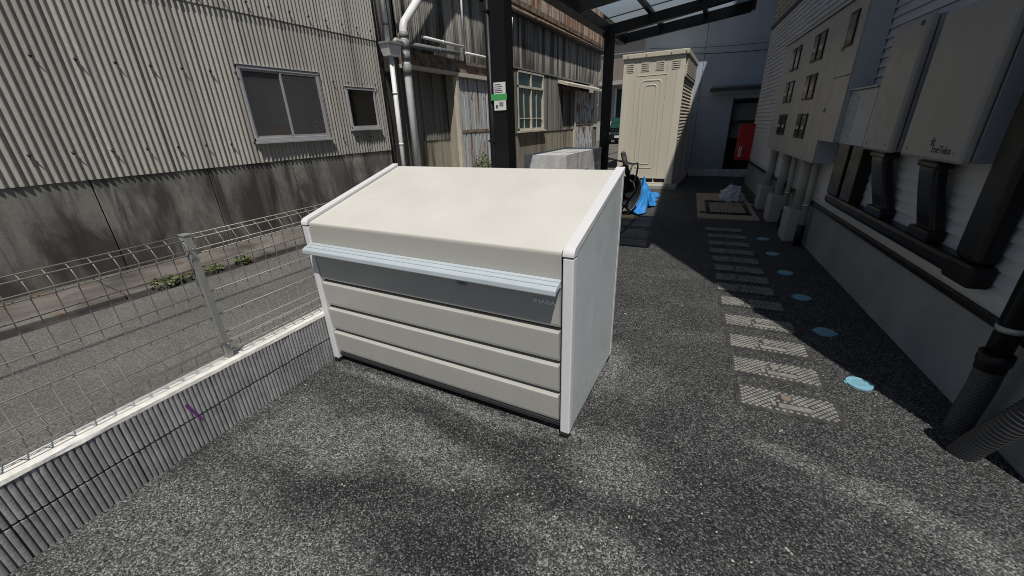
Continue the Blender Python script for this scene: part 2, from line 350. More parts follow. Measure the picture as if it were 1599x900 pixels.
def tag(o, label, cat, group=None):
    o['label'] = label; o['category'] = cat
    if group: o['group'] = group
    return o
def thing(name, label, cat, loc=(0, 0, 0), rz=0, group=None):
    o = bpy.data.objects.new(name, None); COL.objects.link(o); o.location = loc; o.rotation_euler[2] = rz; o.empty_display_size = .1
    return tag(o, label, cat, group)
def rthing(name, label, cat, D, a, z=0, group=None): return thing(name, label, cat, RW(D, a, z), PHI, group)
def struct(o): o['kind'] = 'structure'; return o
def copy_tree(o, parent=None):
    c = o.copy(); COL.objects.link(c); c.parent = parent
    for ch in list(o.children): copy_tree(ch, c)
    return c
def text_mesh(txt, size, depth=.0006, sx=1.0, name='lettering', fat=.03):
    cu = bpy.data.curves.new(name, 'FONT'); cu.body = txt; cu.size = size; cu.extrude = depth; cu.align_x = 'CENTER'; cu.align_y = 'CENTER'; cu.offset = size*fat
    t = bpy.data.objects.new(name, cu); COL.objects.link(t)
    me = bpy.data.meshes.new_from_object(t.evaluated_get(bpy.context.evaluated_depsgraph_get()))
    bpy.data.objects.remove(t); bpy.data.curves.remove(cu)
    for v in me.vertices: v.co.x *= sx
    return me

# ================================================================== SETTING
g = MB(); g.add([(-2.40, -14, 0), (60, -14, 0), (60, 70, 0), (-3.2, 70, 0), (-3.2, 14, 0)], [(0, 1, 2, 3, 4)])
struct(g.build('parking_ground', M_ASPH))
g = MB(); g.add([(-200, -200, -.06), (200, -200, -.06), (200, 200, -.06), (-200, 200, -.06)], [(0, 1, 2, 3)])
struct(g.build('ground', M_ROAD))
g = MB(); g.add([(-5.46, -40, .0), (-2.38, -40, .0), (-2.38, 14, .0), (-3.18, 14, .0), (-3.18, 80, .0), (-12, 80, .0), (-12, 22.5, .0), (-5.2, 22.5, .0)], [tuple(range(8))])
struct(g.build('road', M_ROAD))
# dirty concrete apron between the road and the workshops, cast in lengths
y = -6.0; k = 0
ap = MB(); ap.add([(-6.4, -8, -.02), (-5.2, -8, -.02), (-5.2, 22.4, -.02), (-6.4, 22.4, -.02)], [(0, 1, 2, 3)])
apron = struct(ap.build('pavement', M_MORTAR))
while y < 22:
    L = 1.85 + random.uniform(-.3, .5); jx = random.uniform(-.012, .012); e = -5.5 + .018*(y+2) if y < 14 else -5.25
    mb = MB(); mb.hexa([(-6.25, y, -.03), (e+jx, y, -.03), (e+jx+.02, y+L-.012, -.03), (-6.25, y+L-.012, -.03), (-6.25, y, .105), (e+jx, y, .035), (e+jx+.02, y+L-.012, .035), (-6.25, y+L-.012, .105)])
    mb.build('concrete_slab', M_APRON, apron, .01); y += L

# ================================================================== DUST BIN
BX, BY = -1.435, 1.552
bin_ = thing('dust_bin', 'large beige sloped-lid rubbish bin with white corner posts on the asphalt', 'rubbish bin', (BX, BY, 0))
HW, DP = .910, .882
for sgn in (-1, 1):
    xo, xi = sgn*HW, sgn*(HW-.012)
    xa, xb = min(xo, xi), max(xo, xi)
    prof = [(.012, .035), (.012, .995), (.045, 1.037), (DP-.01, 1.283), (DP-.01, .035)]
    MB().prism(prof, lambda u, v, t: (t, u, v), xa, xb).build('side_panel', M_BINSIDE, bin_, .003)
    x0, x1 = (HW-.05, HW+.002) if sgn > 0 else (-HW-.002, -HW+.05)
    MB().box(x0, x1, -.002, .042, .028, 1.012).build('front_post', M_BINWHITE, bin_, .006)
    MB().box(x0, x1, DP-.04, DP, .028, 1.28).build('rear_post', M_BINWHITE, bin_, .005)
    cap = [(-.006, 1.018)]
    for i in range(7):
        a = math.radians(180 - 73*i/6); cap.append((.034 + .040*math.cos(a), 1.022 + .040*math.sin(a)))
    cap += [(DP+.004, 1.312), (DP+.004, 1.285), (.05, 1.028), (.04, 1.018)]
    MB().prism(cap, lambda u, v, t: (t, u, v), x0-.001, x1+.001).build('top_cap', M_BINWHITE, bin_, .003)
    for yy in (.005, DP-.07):
        MB().box(min(sgn*(HW-.05), sgn*(HW-.002)), max(sgn*(HW-.05), sgn*(HW-.002)), yy-.012, yy+.055, 0, .027).build('foot', M_RUBBER, bin_, .003)
    b = MB(); b.disc((sgn*(HW+.013), .03), .014, .02, 10, .0); b.build('anchor_bolt', M_GALV, bin_)
LX = HW-.060
prof = [(.006, .905), (.006, 1.016)]
for i in range(9):
    a = math.radians(180 - 74*i/8); prof.append((.028+.022*math.cos(a), 1.018+.022*math.sin(a)))
sl_ = (1.292-1.0408)/(DP-.0468)
prof += [(DP-.002, 1.292)]
inner = [(u+.012, v-.012) for u, v in reversed(prof)]
lid = MB(); n = len(prof); NX = 14
vs = []; fs = []
for i in range(NX+1):
    x = -LX + 2*LX*i/NX
    for (u, v) in prof:
        sag = .002*math.sin(math.pi*i/NX)*max(0, min(1, (u-.05)/.3))*max(0, min(1, (DP-u)/.3)); vs.append((x, u, v-sag))
for i in range(NX):
    for j in range(n-1): fs.append((i*n+j, (i+1)*n+j, (i+1)*n+j+1, i*n+j+1))
lid.add(vs, fs, True)
nv = len(vs); bv = [(x, u+.010, v-.010) for x, u, v in vs]
lid.add(bv, [f[::-1] for f in fs], True)
for j in range(n-1):
    for i, fl_ in ((0, 0), (NX, 1)):
        q = [vs[i*n+j], vs[i*n+j+1], bv[i*n+j+1], bv[i*n+j]]; lid.add(q, [(0, 1, 2, 3) if fl_ == 0 else (3, 2, 1, 0)])
for j in (0, n-1): lid.add([vs[j], vs[NX*n+j], bv[NX*n+j], bv[j]], [(0, 1, 2, 3) if j else (3, 2, 1, 0)])
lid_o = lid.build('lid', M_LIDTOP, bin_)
bar = [(.004, .908), (-.012, .906), (-.064, .887), (-.075, .879), (-.077, .856), (-.070, .850), (-.062, .856), (-.058, .866), (.004, .874)]
hb = MB().prism(bar, lambda u, v, t: (t, u, v), -LX-.012, LX+.004).build('handle_bar', M_ALU, bin_, .003)
for (u0, v0) in ((-.022, .9035), (-.05, .8935)):
    MB().box(-LX-.010, LX+.002, u0-.003, u0+.003, v0-.002, v0+.0018).build('groove_line', M_ALU, hb)
zs = [(.085, .258), (.272, .445), (.459, .636), (.650, .868)]
for z0, z1 in zs:
    z1 -= .006
    pr = [(.022, z0), (.013, z0+.005), (.009, z0+.02), (-.002, z1-.012), (-.002, z1-.004), (.002, z1), (.05, z1), (.05, z0)]
    MB().prism(pr, lambda u, v, t: (t, u, v), -LX+.002, LX-.004).build('front_slat', M_BEIGE, bin_)
MB().box(-LX, LX, .06, .066, .07, .9).build('inner_sheet', M_BINDARK, bin_)
MB().box(-LX-.003, LX+.003, .012, .07, .052, .079).build('bottom_rail', M_BINDARK, bin_, .004)
MB().box(-LX, LX, DP-.03, DP-.018, .04, 1.27).build('back_panel', M_BINSIDE, bin_)
MB().box(-LX, LX, .075, DP-.035, .05, .06).build('floor_panel', M_BINDARK, bin_)
lk = MB(); lk.box(.275, .33, -.012, .0015, .800, .822); lk.tube([(.303, -.004, .808), (.303, -.022, .808)], .009, 10); lk.box(.27, .335, -.016, -.010, .818, .826)
lk.build('latch', M_STEEL, bin_, .002)
me = text_mesh('INABA', .030, .0008, 1.30, fat=.03)
o = link('lettering', me, M_LOGO, bin_, label='INABA lettering on the top slat'); o.location = (.770, -.0034, .784); o.rotation_euler = (math.radians(90), 0, 0)

# ================================================================== BLOCK WALL AND MESH FENCE
FX0, FSL = -2.262, -0.060                              # wall face x = FX0 + FSL*y
fang = math.atan2(-FSL, 1.0)                           # turned by about 3.4 degrees
wall = thing('block_wall', 'low dark ribbed block wall with white mortar top under the mesh fence', 'wall', (FX0, 0, 0), fang)
BL, BH, RIBS = .395, .186, 18
def rib_block(seed):
    rnd = random.Random(seed); mb = MB(); pts = []; p = (BL-.002)/RIBS
    for i in range(RIBS):
        y0 = .001 + i*p; d = rnd.uniform(-.0015, .0015)
        pts += [(-.010, y0), (-.001+d, y0+p*.2), (0+d, y0+p*.5), (-.001+d, y0+p*.8)]
    pts += [(-.010, BL-.001), (-.11, BL-.001), (-.11, .001)]
    mb.prism(pts[::-1], lambda u, v, t: (u, v, t), .006, BH-.005); return mb.mesh('block')
rbs = [rib_block(i) for i in range(4)]
for c in range(2):
    for i in range(-5, 14):
        link('block', rbs[(i*3+c) % 4], M_RIB, wall, loc=(random.uniform(-.002, .002), i*BL, -.006+c*BH))
MB().box(-.10, -.016, -5*BL, 14*BL, -.05, .366).build('joint_mortar', M_MORTAR, wall)
cp = MB(); n = 80; vs = []; fs = []
for i in range(n+1):
    yy = -5*BL + 19*BL*i/n; j = lambda s: random.uniform(-s, s)
    vs += [(-.112, yy, .362), (.001+j(.002), yy, .360+j(.002)), (-.003+j(.002), yy, .378+j(.0015)), (-.014, yy, .383+j(.001)), (-.10, yy, .383+j(.001)), (-.112, yy, .377)]
for i in range(n):
    for k in range(6): fs.append((i*6+k, i*6+(k+1) % 6, (i+1)*6+(k+1) % 6, (i+1)*6+k))
cp.add(vs, fs, False); cp.build('mortar_top', M_COPING, wall)
mb = MB(); mb.hexa([(.001, .640, .276), (.001, .654, .280), (.001, .690, .150), (.001, .680, .150), (.004, .640, .276), (.004, .654, .280), (.004, .690, .150), (.004, .680, .150)])
pt = mb.build('tape_strip', M_PURPLE, wall, label='scrap of purple tape on the ribbed blocks')

def fence_panel(label, y0, y1):
    t = thing('mesh_fence', label, 'fence', (FX0 + FSL*y0, y0, 0), fang, 'galvanised mesh fence along the wall')
    L = y1-y0; X = -.062
    # side profile of a vertical wire (x, z): bottom fold, plain, top fold
    prof = [(X, .415), (X, .468), (X+.048, .500), (X, .532), (X, 1.000), (X+.032, 1.030), (X+.0, 1.078), (X-.028, 1.096)]
    me = MB().tube([(x, 0, z) for x, z in prof], .0021, 6).mesh('vertical_wire')
    n = int(L/.0695); st = L/n
    for i in range(n+1): link('vertical_wire', me, M_WIRE, t, loc=(0, min(max(i*st, .004), L-.004), 0))
    for (x, z) in [(X, .420), (X, .468), (X+.048, .500), (X, .532), (X, .645), (X, .785), (X, .925), (X, 1.000), (X+.032, 1.030), (X, 1.078), (X-.028, 1.096)]:
        MB().tube([(x+.004, 0, z), (x+.004, L, z)], .003, 6).build('horizontal_wire', M_WIRE, t)
    return t
fence_panel('mesh fence length on the near side of the visible post', -1.05, .928)
fence_panel('mesh fence length between the visible post and the bin', .952, 2.75)
for yy, lab in ((.94, 'square galvanised fence post with two bolts left of the bin'),):
    t = thing('fence_post', lab, 'fence post', (FX0+FSL*yy, yy, 0), fang)
    MB().box(-.085, -.040, -.017, .017, .36, 1.098).build('post_tube', M_GALV, t, .003)
    MB().box(-.088, -.037, -.020, .020, 1.098, 1.110).build('post_cap', M_GALV, t, .004)
    for z in (.47, 1.03):
        b = MB(); b.tube([(-.040, .004, z), (-.030, .004, z)], .007, 8); b.tube([(-.032, .004, z), (-.018, .004, z)], .004, 8); b.build('bolt', M_STEEL, t)

# ================================================================== LEFT: SLATE-CLAD WORKSHOP
FXF = -6.2
b1 = thing('slate_workshop', 'workshop clad in grey corrugated slate sheets with two aluminium windows', 'building', (FXF, 0, 0))
PIT = .0645
def corr_sheet(o, w, rows, holes=(), amp=.0112, pitch=PIT, per=8, tilt=.010, seed=0):
    rnd = random.Random(seed); nx = int(round(w/pitch*per)); mb = MB(o); vs = []; fs = []
    for i in range(nx+1):
        y = w*i/nx; x = amp*math.cos(2*math.pi*y/pitch) + tilt*(y/w)
        for z in rows: vs.append((x, y, z))
    R = len(rows)
    for i in range(nx):
        yc = w*(i+.5)/nx
        for j in range(R-1):
            zc = (rows[j]+rows[j+1])/2
            if any(h[0] < yc < h[1] and h[2] < zc < h[3] for h in holes): continue
            fs.append((i*R+j, (i+1)*R+j, (i+1)*R+j+1, i*R+j+1))
    t = .006
    bv = [(x-t, y, z) for x, y, z in vs]
    mb.add(vs, fs, True); mb.add(bv, [f[::-1] for f in fs], True)
    cnt = {}
    for f in fs:
        for a, b in zip(f, f[1:]+f[:1]):
            if (b, a) in cnt: del cnt[(b, a)]
            else: cnt[(a, b)] = 1
    for a, b in cnt: mb.add([vs[a], vs[b], bv[b], bv[a]], [(0, 3, 2, 1)], False)
    return mb
WINS = [(3.70, 5.00, 1.452, 2.455), (5.52, 6.20, 1.585, 2.282)]
SW = PIT*10
bolt_me = MB().tube([(0, 0, 0), (.010, 0, 0), (.010, 0, 0), (.048, 0, -.004)], [.012, .012, .005, .004], 8).mesh('bolt')
ys = -2.6 + .018
i = 0
while True:
    y0 = 1.281 + (i-6)*SW                                # sheet laps measured from the photograph
    if y0 > 6.4: break
    wd = min(SW+.03, 6.43-y0)
    if wd < .05: break
    hl = [(a-y0, b-y0, c, d) for a, b, c, d in WINS]
    rows = [1.165-.01*random.random(), 1.452, 1.585, 2.282, 2.455, 3.125]
    full = [h for h in hl if h[0] <= 0.004 and h[1] >= wd-.004]
    for rr in ([[rows[0], full[0][2]], [full[0][3], rows[-1]]] if full else [rows]):
        corr_sheet((0, 0, 0), wd, rr, [] if full else hl, seed=i).build('slate_sheet', M_SLATE, b1).location = (0, y0, 0)
    corr_sheet((0, 0, 0), wd, [3.10, 5.2], seed=i+50).build('slate_sheet', M_SLATE, b1).location = (.016, y0, 0)
    for z in (1.30, 1.445, 2.35, 3.24, 3.9):
        for q in (2, 7):
            yb = y0 + q*PIT + (PIT*0 if z < 3 else PIT)
            if z == 1.30 or any(a-.03 < yb < b+.03 and c-.05 < z < d+.05 for a, b, c, d in WINS) or yb > 6.4: continue
            bo = link('bolt', bolt_me, M_DARKSTEEL, b1, loc=(.010 + (.018 if z > 3 else 0), yb, z))
            lk_ = random.uniform(.05, .13); wk = random.uniform(.004, .008)
            MB().hexa([(0, -wk, 0), (.0035, -wk, 0), (.0035, wk, 0), (0, wk, 0), (0, -wk*.4, -lk_), (.0035, -wk*.4, -lk_), (.0035, wk*.4, -lk_), (0, wk*.4, -lk_)]).build('rust_streak', M_RUSTSTREAK, bo)
    i += 1
# concrete plinth panels
js = [-2.6, -.65, .55, 1.772, 2.96, 4.205, 5.42, 6.45]
for a, b in zip(js[:-1], js[1:]):
    MB().box(-.14, -.012, a+.006, b-.006, -.06, 1.20).build('plinth_panel', M_BASE, b1, .004)
MB().box(-.13, -.03, -2.6, 6.44, -.06, 1.19).build('plinth_core', M_MORTAR, b1)
MB().box(-.06, -.02, -2.6, 6.44, 1.19, 1.30).build('sheet_rail', M_DARKSTEEL, b1)
MB().box(-6.5, -.9, -2.6, 6.42, -.06, 5.15).build('inner_wall', M_DARKROOM, b1)
MB().box(-.9, -.03, -2.6, -2.55, 0, 5.2).build('end_wall', M_SLATE, b1); MB().box(-.9, -.03, 6.37, 6.42, 0, 5.2).build('end_wall', M_SLATE_DARK, b1)
MB().hexa([(-6.6, -2.7, 5.2), (.03, -2.7, 5.2), (.03, 6.47, 5.2), (-6.6, 6.47, 5.2), (-6.6, -2.7, 6.4), (.03, -2.7, 5.27), (.03, 6.47, 5.27), (-6.6, 6.47, 6.4)]).build('roof', M_ROOF, b1)
for wi, (ya, yb, za, zb) in enumerate(WINS):
    fr = MB(); t = .034
    fr.box(-.05, .030, ya, ya+t, za, zb); fr.box(-.05, .030, yb-t, yb, za, zb); fr.box(-.05, .034, ya, yb, zb-t*1.2, zb+.002); fr.box(-.05, .034, ya, yb, za, za+t*1.5)
    wo = fr.build('window', M_GREYALU, b1, .004)
    MB().box(-.06, .075, ya-.03, yb+.03, za-.030, za-.002).build('sill', M_GREYALU, wo, .004)
    MB().box(-.03, .042, ya-.01, yb+.01, zb+.004, zb+.014).build('head_flashing', M_GREYALU, wo, .002)
    if wi == 0:
        ym = 4.325
        for (p, q, x) in ((ya+t, ym+.02, .0), (ym-.02, yb-t, .018)):
            sf = MB()
            sf.box(x-.012, x+.010, p, p+.028, za+t*1.5, zb-t*1.2); sf.box(x-.012, x+.010, q-.028, q, za+t*1.5, zb-t*1.2)
            sf.box(x-.011, x+.009, p, q, za+t*1.5, za+t*1.5+.03); sf.box(x-.011, x+.009, p, q, zb-t*1.2-.025, zb-t*1.2)
            sf.build('sash', M_GREYALU, wo)
            MB().box(x-.003, x+.003, p+.027, q-.027, za+t*1.5+.029, zb-t*1.2-.024).build('pane', M_WIREGLASS, wo)
    else:
        MB().box(-.003, .003, ya+t, yb-t, za+t*1.5, zb-t*1.2).build('pane', M_GLASS, wo)
    rm = MB(); rm.box(-.86, -.84, ya-.35, yb+.2, za-.3, zb+.3); rm.build('room_back', M_GREYBOX, wo)
fl = MB(); fl.box(-.8, -.2, 3.0, 6.3, 1.36, 1.40); fl.build('inside_shelf', M_DARKROOM, b1)
fl = MB(); fl.box(-.125, -.06, 3.96, 4.36, 1.50, 1.68); fl.build('inside_box', M_ORANGE, b1, .01)
fl = MB(); fl.box(-.20, -.13, 4.12, 4.72, 1.52, 2.12); fl.build('inside_cupboard', M_GREYBOX, b1)
fl = MB(); fl.box(-.09, -.085, 4.80, 4.93, 1.52, 1.72); fl.build('notice', M_PAPER, b1)
fl = MB(); fl.box(-.12, -.08, 3.75, 3.95, 1.50, 1.53); fl.build('notice', M_PAPER, b1)
fl = MB(); fl.box(-.10, -.04, 6.05, 6.13, 1.66, 1.76); fl.build('inside_cup', M_PAPER, b1)
ct = MB(); ct.tube([(.05, 6.44, .9), (.045, 6.43, 1.6), (.06, 6.44, 2.2), (.045, 6.42, 2.8), (.055, 6.44, 3.6), (.05, 6.43, 5.1)], .014, 6)
ct.build('corner_cable', M_BLACKPVC, b1)

# ================================================================== LEFT: OLD RUSTY WORKSHOP (further along)
b2 = thing('rusty_workshop', 'old long workshop with sooty corrugated wall, rusty doors and rusty upper sheets', 'building', (FXF, 6.5, 0))
O2 = (FXF, 6.5, 0)
def b2box(name, mat, x0, x1, y0, y1, z0, z1, par=b2, bev=0): return MB((0, 6.5, 0)).box(x0, x1, y0, y1, z0, z1).build(name, mat, par, bev)
def b2sheets(y0, y1, z0, z1, mat, x=0, wd=.66, amp=.008):
    y = y0; s = 0
    while y < y1-.05:
        q = min(wd+.02, y1-y)
        corr_sheet((0, 0, 0), q, [z0-random.uniform(0, .02), z1], amp=amp, per=6, seed=int(y*10)).build('slate_sheet', mat, b2).location = (x, y-6.5, 0); y += wd
b2box('inner_wall', M_DARKROOM, -6.5, -.5, 6.5, 21.5, -.06, 4.6)
b2box('side_return', M_SLATE_DARK, -.25, -.10, 6.46, 7.12, -.06, 4.5)
b2sheets(7.05, 11.75, 3.02, 4.5, M_SLATE_DARK)
b2sheets(7.12, 9.02, 1.27, 2.76, M_SLATE_LOW, -.32)
b2box('plinth', M_BASE2, -.45, -.33, 7.1, 9.03, -.06, 1.27)
b2box('door_header', M_RUST, -.45, .02, 7.1, 11.6, 2.79, 3.06)
hd = b2box('header_rail', M_CREAMWOOD, -.1, .05, 7.1, 9.03, 2.72, 2.79); b2box('header_rail', M_CREAMWOOD, -.1, .08, 9.03, 11.6, 2.70, 2.785)
# rusty door leaf built of ribbed sheets
dr = MB((0, 6.5, 0)); dr.box(-.06, -.03, 9.03, 11.4, .06, 2.70); door = dr.build('door', M_RUST_DOOR, b2)
b2box('door_jamb', M_CREAMWOOD, -.08, .03, 8.97, 9.06, .0, 2.70); b2box('recess_return', M_BASE2, -.46, -.082, 9.0, 9.05, -.06, 2.79)
yy = 9.10
while yy < 11.3:
    b2box('door_rib', M_RUST_DOOR, -.03, -.012, yy, yy+.18, 1.47, 2.66, door, .006); b2box('door_rib', M_RUST_DOOR, -.03, -.012, yy, yy+.18, .08, 1.40, door, .006); yy += .225
b2box('door_rail', M_RUST, -.03, .0, 9.06, 11.4, 1.40, 1.47, door)
# section with the green-blue window
b2sheets(11.42, 21.45, 3.19, 4.55, M_SLATE_DARK)
b2sheets(11.42, 12.34, 1.29, 3.17, M_SLATE_LOW, -.012); b2sheets(14.46, 17.85, 1.29, 3.17, M_SLATE_LOW, -.012)
b2box('sheet_flashing', M_GREYPVC, -.01, .025, 11.42, 21.45, 3.16, 3.20)
y = 11.40
while y < 17.8:
    b2box('plinth', M_BASE2, -.22, -.03, y+.004, min(y+1.6, 17.8)-.004, -.06, 1.285); y += 1.6
wf = MB((0, 6.5, 0)); Y0, Y1, Z0, Z1 = 12.34, 14.44, 1.36, 3.13
for bb in ((Y0, Y0+.06, Z0, Z1), (Y1-.06, Y1, Z0, Z1), (Y0, Y1, Z1-.05, Z1), (Y0, Y1, Z0, Z0+.07), (Y0, Y1, 2.64, 2.71)): wf.box(-.06, .022 + .002*(bb[0] == Y0), *bb)
wn = wf.build('window', M_CREAMWOOD, b2)
b2box('sill', M_CREAMWOOD, -.06, .10, Y0-.05, Y1+.05, Z0-.06, Z0-.002, wn)
for p in range(2):
    c0 = Y0+.06 + p*.99; c1 = c0+.99
    b2box('pane', M_TEAL, -.04, -.032, c0, c1-.03, 2.71, 3.08, wn)
    for q in range(2):
        for (z0, z1) in ((1.43, 1.72), (1.75, 2.64)):
            b2box('pane', M_TEAL, -.04, -.032, c0+q*.48, c0+q*.48+.44, z0, z1, wn)
    b2box('glazing_bar', M_CREAMWOOD, -.045, -.015, c0+.445, c0+.475, 1.43, 2.64, wn); b2box('glazing_bar', M_CREAMWOOD, -.045, -.013, c0, c0+.96, 1.72, 1.75, wn)
b2box('mullion', M_CREAMWOOD, -.05, .015, 13.36, 13.42, 1.43, 3.08, wn)
aw = MB((0, 6.5, 0)); aw.hexa([(-.02, 15.85, 2.98), (.42, 15.85, 2.86), (.42, 20.9, 2.86), (-.02, 20.9, 2.98), (-.02, 15.85, 3.10), (.42, 15.85, 2.95), (.42, 20.9, 2.95), (-.02, 20.9, 3.10)])
aw.build('awning', M_CREAMWOOD, b2)
b2box('awning_track', M_RUST, .08, .14, 16.0, 18.2, 2.80, 2.86)
pd = b2box('door', M_PEEL, -.03, .0, 18.0, 20.65, .05, 2.83); b2box('door_frame', M_CREAMWOOD, -.03, .04, 17.82, 18.0, 0, 2.83, pd); b2box('door_rail', M_RUST, .0, .02, 18.0, 20.65, 1.44, 1.50, pd)
b2box('door_handle', M_DARKSTEEL, .0, .04, 19.15, 19.25, 1.15, 1.35, pd)
b2box('plinth', M_BASE2, -.22, -.03, 20.65, 21.45, -.06, 1.3)
w3 = b2box('window', M_CREAMWOOD, -.05, .01, 20.72, 21.45, 1.33, 3.15); b2box('pane', M_TEAL, .005, .013, 20.80, 21.38, 1.5, 2.3, w3); b2box('pane', M_TEAL, .005, .013, 20.80, 21.38, 2.38, 3.08, w3)
# eave, gutter and rusty upper storey
ev = MB((0, 6.5, 0)); ev.box(-.25, .16, 7.0, 21.6, 4.56, 4.62); ev.build('eave_board', M_ROOF, b2)
gt = MB((0, 6.5, 0)); gt.tube([(.20, 11.5, 4.60), (.20, 21.6, 4.64)], .055, 8); gt.build('gutter', M_RUST, b2)
y = 7.0
while y < 21.5:
    corr_sheet((0, 0, 0), min(.68, 21.6-y), [4.66+random.uniform(-.02, .02), 6.6], amp=.016, pitch=.095, per=6, tilt=.01, seed=int(y*7)).build('rusty_sheet', M_RUSTY_WALL, b2).location = (.03, y-6.5, 0); y += .66
b2box('upper_wall', M_DARKROOM, -6.5, -.03, 7.0, 21.5, 4.63, 6.5)
y = 12.0
while y < 21.4:
    mb = MB((0, 6.5, 0)); mb.tube([(.07, y, 4.6), (.09, y+.02, 5.5)], .014, 6); mb.build('bracket_rod', M_RUST, b2); y += 1.3
b2box('upper_rail', M_RUST, .05, .09, 7.0, 21.6, 4.80, 4.95)

# pipes at the corner between the two workshops -----------------------------------
def pipe(name, label, mat, pts, r, cat='pipe', n=12, couplings=(), cmat=None, group='pipes on the workshop walls'):
    t = thing(name, label, cat, pts[0], 0, group)
    MB(pts[0]).tube(pts, r, n).build('pipe_run', mat, t)
    for (p, q, rr) in couplings: MB(pts[0]).tube([p, q], rr, n).build('coupling', cmat or mat, t)
    return t
hp = thing('rain_hopper', 'pale grey square rain hopper on the downpipe at the workshop corner', 'rain hopper', (-6.05, 6.62, 2.85))
MB((-6.05, 6.62, 2.85)).hexa([(-6.13, 6.52, 2.85), (-5.95, 6.52, 2.85), (-5.95, 6.76, 2.85), (-6.13, 6.76, 2.85), (-6.16, 6.47, 3.04), (-5.91, 6.47, 3.04), (-5.91, 6.83, 3.04), (-6.16, 6.83, 3.04)]).build('hopper_box', M_WHITEPVC, hp, .006)
MB((-6.05, 6.62, 2.85)).box(-6.17, -5.895, 6.455, 6.845, 3.04, 3.085).build('hopper_rim', M_GREYPVC, hp, .006)
pipe('downpipe', 'white downpipe rising above the rain hopper', M_WHITEPVC, [(-6.04, 6.60, 3.085), (-6.04, 6.62, 5.25)], .045, couplings=[((-6.04, 6.602, 3.36), (-6.04, 6.602, 3.38), .052)], cmat=M_BLACKPVC)
pipe('downpipe', 'white downpipe falling from the rain hopper to the ground', M_WHITEPVC, [(-6.04, 6.63, 2.848), (-6.04, 6.56, .06)], .045, couplings=[((-6.04, 6.61, 2.2), (-6.04, 6.61, 2.23), .052), ((-6.04, 6.59, 1.25), (-6.04, 6.59, 1.28), .052)])
pipe('downpipe', 'slim blue-grey square pipe just behind the hopper pipe', M_GREYALU, [(-6.10, 6.80, 5.25), (-6.10, 6.78, 3.09)], .032, n=4)
pipe('downpipe', 'slim blue-grey pipe beside the lower white downpipe', M_GREYALU, [(-6.13, 6.80, 2.84), (-6.13, 6.72, 1.1)], .032, n=4)
pipe('downpipe', 'thin white bracket pipe with an elbow above the hopper', M_WHITEPVC, [(-6.06, 6.80, 3.95), (-6.0, 7.0, 3.94), (-6.0, 7.02, 4.0), (-6.0, 7.03, 5.0)], .03)
pipe('drain_pipe', 'thick white drain pipe bending up to the right beside the hopper', M_WHITEPVC, [(-5.98, 6.93, .06), (-5.98, 7.01, 3.36), (-5.98, 7.06, 3.47), (-5.98, 7.16, 3.56), (-5.98, 8.9, 5.2)], .078, n=14,
     couplings=[((-5.98, 6.985, 2.55), (-5.98, 6.99, 2.75), .092), ((-5.98, 6.995, 2.8), (-5.98, 6.998, 2.97), .089), ((-5.98, 7.0, 3.0), (-5.98, 7.005, 3.17), .093), ((-5.98, 7.006, 3.2), (-5.98, 7.01, 3.3), .088)], cmat=M_GREYPVC)
pipe('drain_pipe', 'short cream elbow pipe joining the hopper to the thick drain pipe', M_CREAMPVC, [(-5.98, 6.70, 3.09), (-5.97, 6.74, 3.13), (-5.97, 6.93, 3.10)], .04)
pipe('wall_pipe', 'white pipe run along the sooty wall, upper one', M_WHITEPVC, [(-6.08, 7.7, 3.33), (-6.08, 9.26, 3.335)], .032, couplings=[((-6.08, 8.4, 3.332), (-6.08, 8.45, 3.332), .04)])
pipe('wall_pipe', 'dark grey pipe running below the white one on the sooty wall', M_GREYPVC, [(-6.06, 7.1, 3.13), (-6.06, 9.0, 3.17)], .05, couplings=[((-6.06, 8.2, 3.153), (-6.06, 8.26, 3.154), .058)])
pipe('wall_pipe', 'white pipe continuing behind the carport post on the sooty wall', M_WHITEPVC, [(-6.08, 9.3, 3.22), (-6.08, 11.2, 3.24)], .03)
pipe('wall_pipe', 'thin vertical white pipe on the sooty wall', M_WHITEPVC, [(-6.09, 9.28, 3.36), (-6.09, 9.33, 5.0)], .026)
pipe('service_pipe', 'yellow gas riser with a white upper length right of the carport post', M_YELLOW, [(-6.02, 11.60, 2.98), (-6.02, 11.63, 3.44)], .05, couplings=[((-6.02, 11.62, 3.18), (-6.02, 11.622, 3.24), .06), ((-6.02, 11.63, 3.44), (-6.02, 11.66, 4.1), .042), ((-6.02, 11.66, 4.1), (-6.02, 11.67, 4.35), .075)], cmat=M_WHITEPVC)

# weeds
def weed(label, x, y, z, r, h, n, seed, group='weeds along the kerb'):
    rnd = random.Random(seed); mb = MB((x, y, z))
    for i in range(n):
        a = rnd.uniform(0, 6.28); d = r*math.sqrt(rnd.random()); c = Vector((x+d*math.cos(a)*.8, y+d*math.sin(a), z+h*rnd.random()*(1-.6*d/r)))
        u = Vector((rnd.uniform(-1, 1), rnd.uniform(-1, 1), rnd.uniform(-.2, .9))).normalized(); v = u.orthogonal().normalized(); v.rotate(Matrix.Rotation(rnd.uniform(0, 6.28), 3, u))
        L = rnd.uniform(.022, .05)*(1+h); w_ = L*.34; nn = u.cross(v)*L*.12
        mb.add([c, c+u*L*.5+v*w_+nn, c+u*L, c+u*L*.5-v*w_+nn], [(0, 1, 2, 3)])
    t = thing('weed', label, 'weed', (x, y, z), 0, group); mb.build('leaves', M_LEAF, t)
    st = MB((x, y, z))
    for i in range(7):
        a = rnd.uniform(0, 6.28); st.tube([(x, y, z-.03), (x+r*.5*math.cos(a), y+r*.5*math.sin(a), z+h*.7)], .002, 4)
    st.build('stems', M_LEAF, t); return t
weed('largest leafy weed at the kerb left of the fence post', -5.50, 1.84, .0, .17, .12, 170, 1)
weed('small weed beside the largest one at the kerb', -5.47, 2.08, .0, .09, .07, 60, 2)
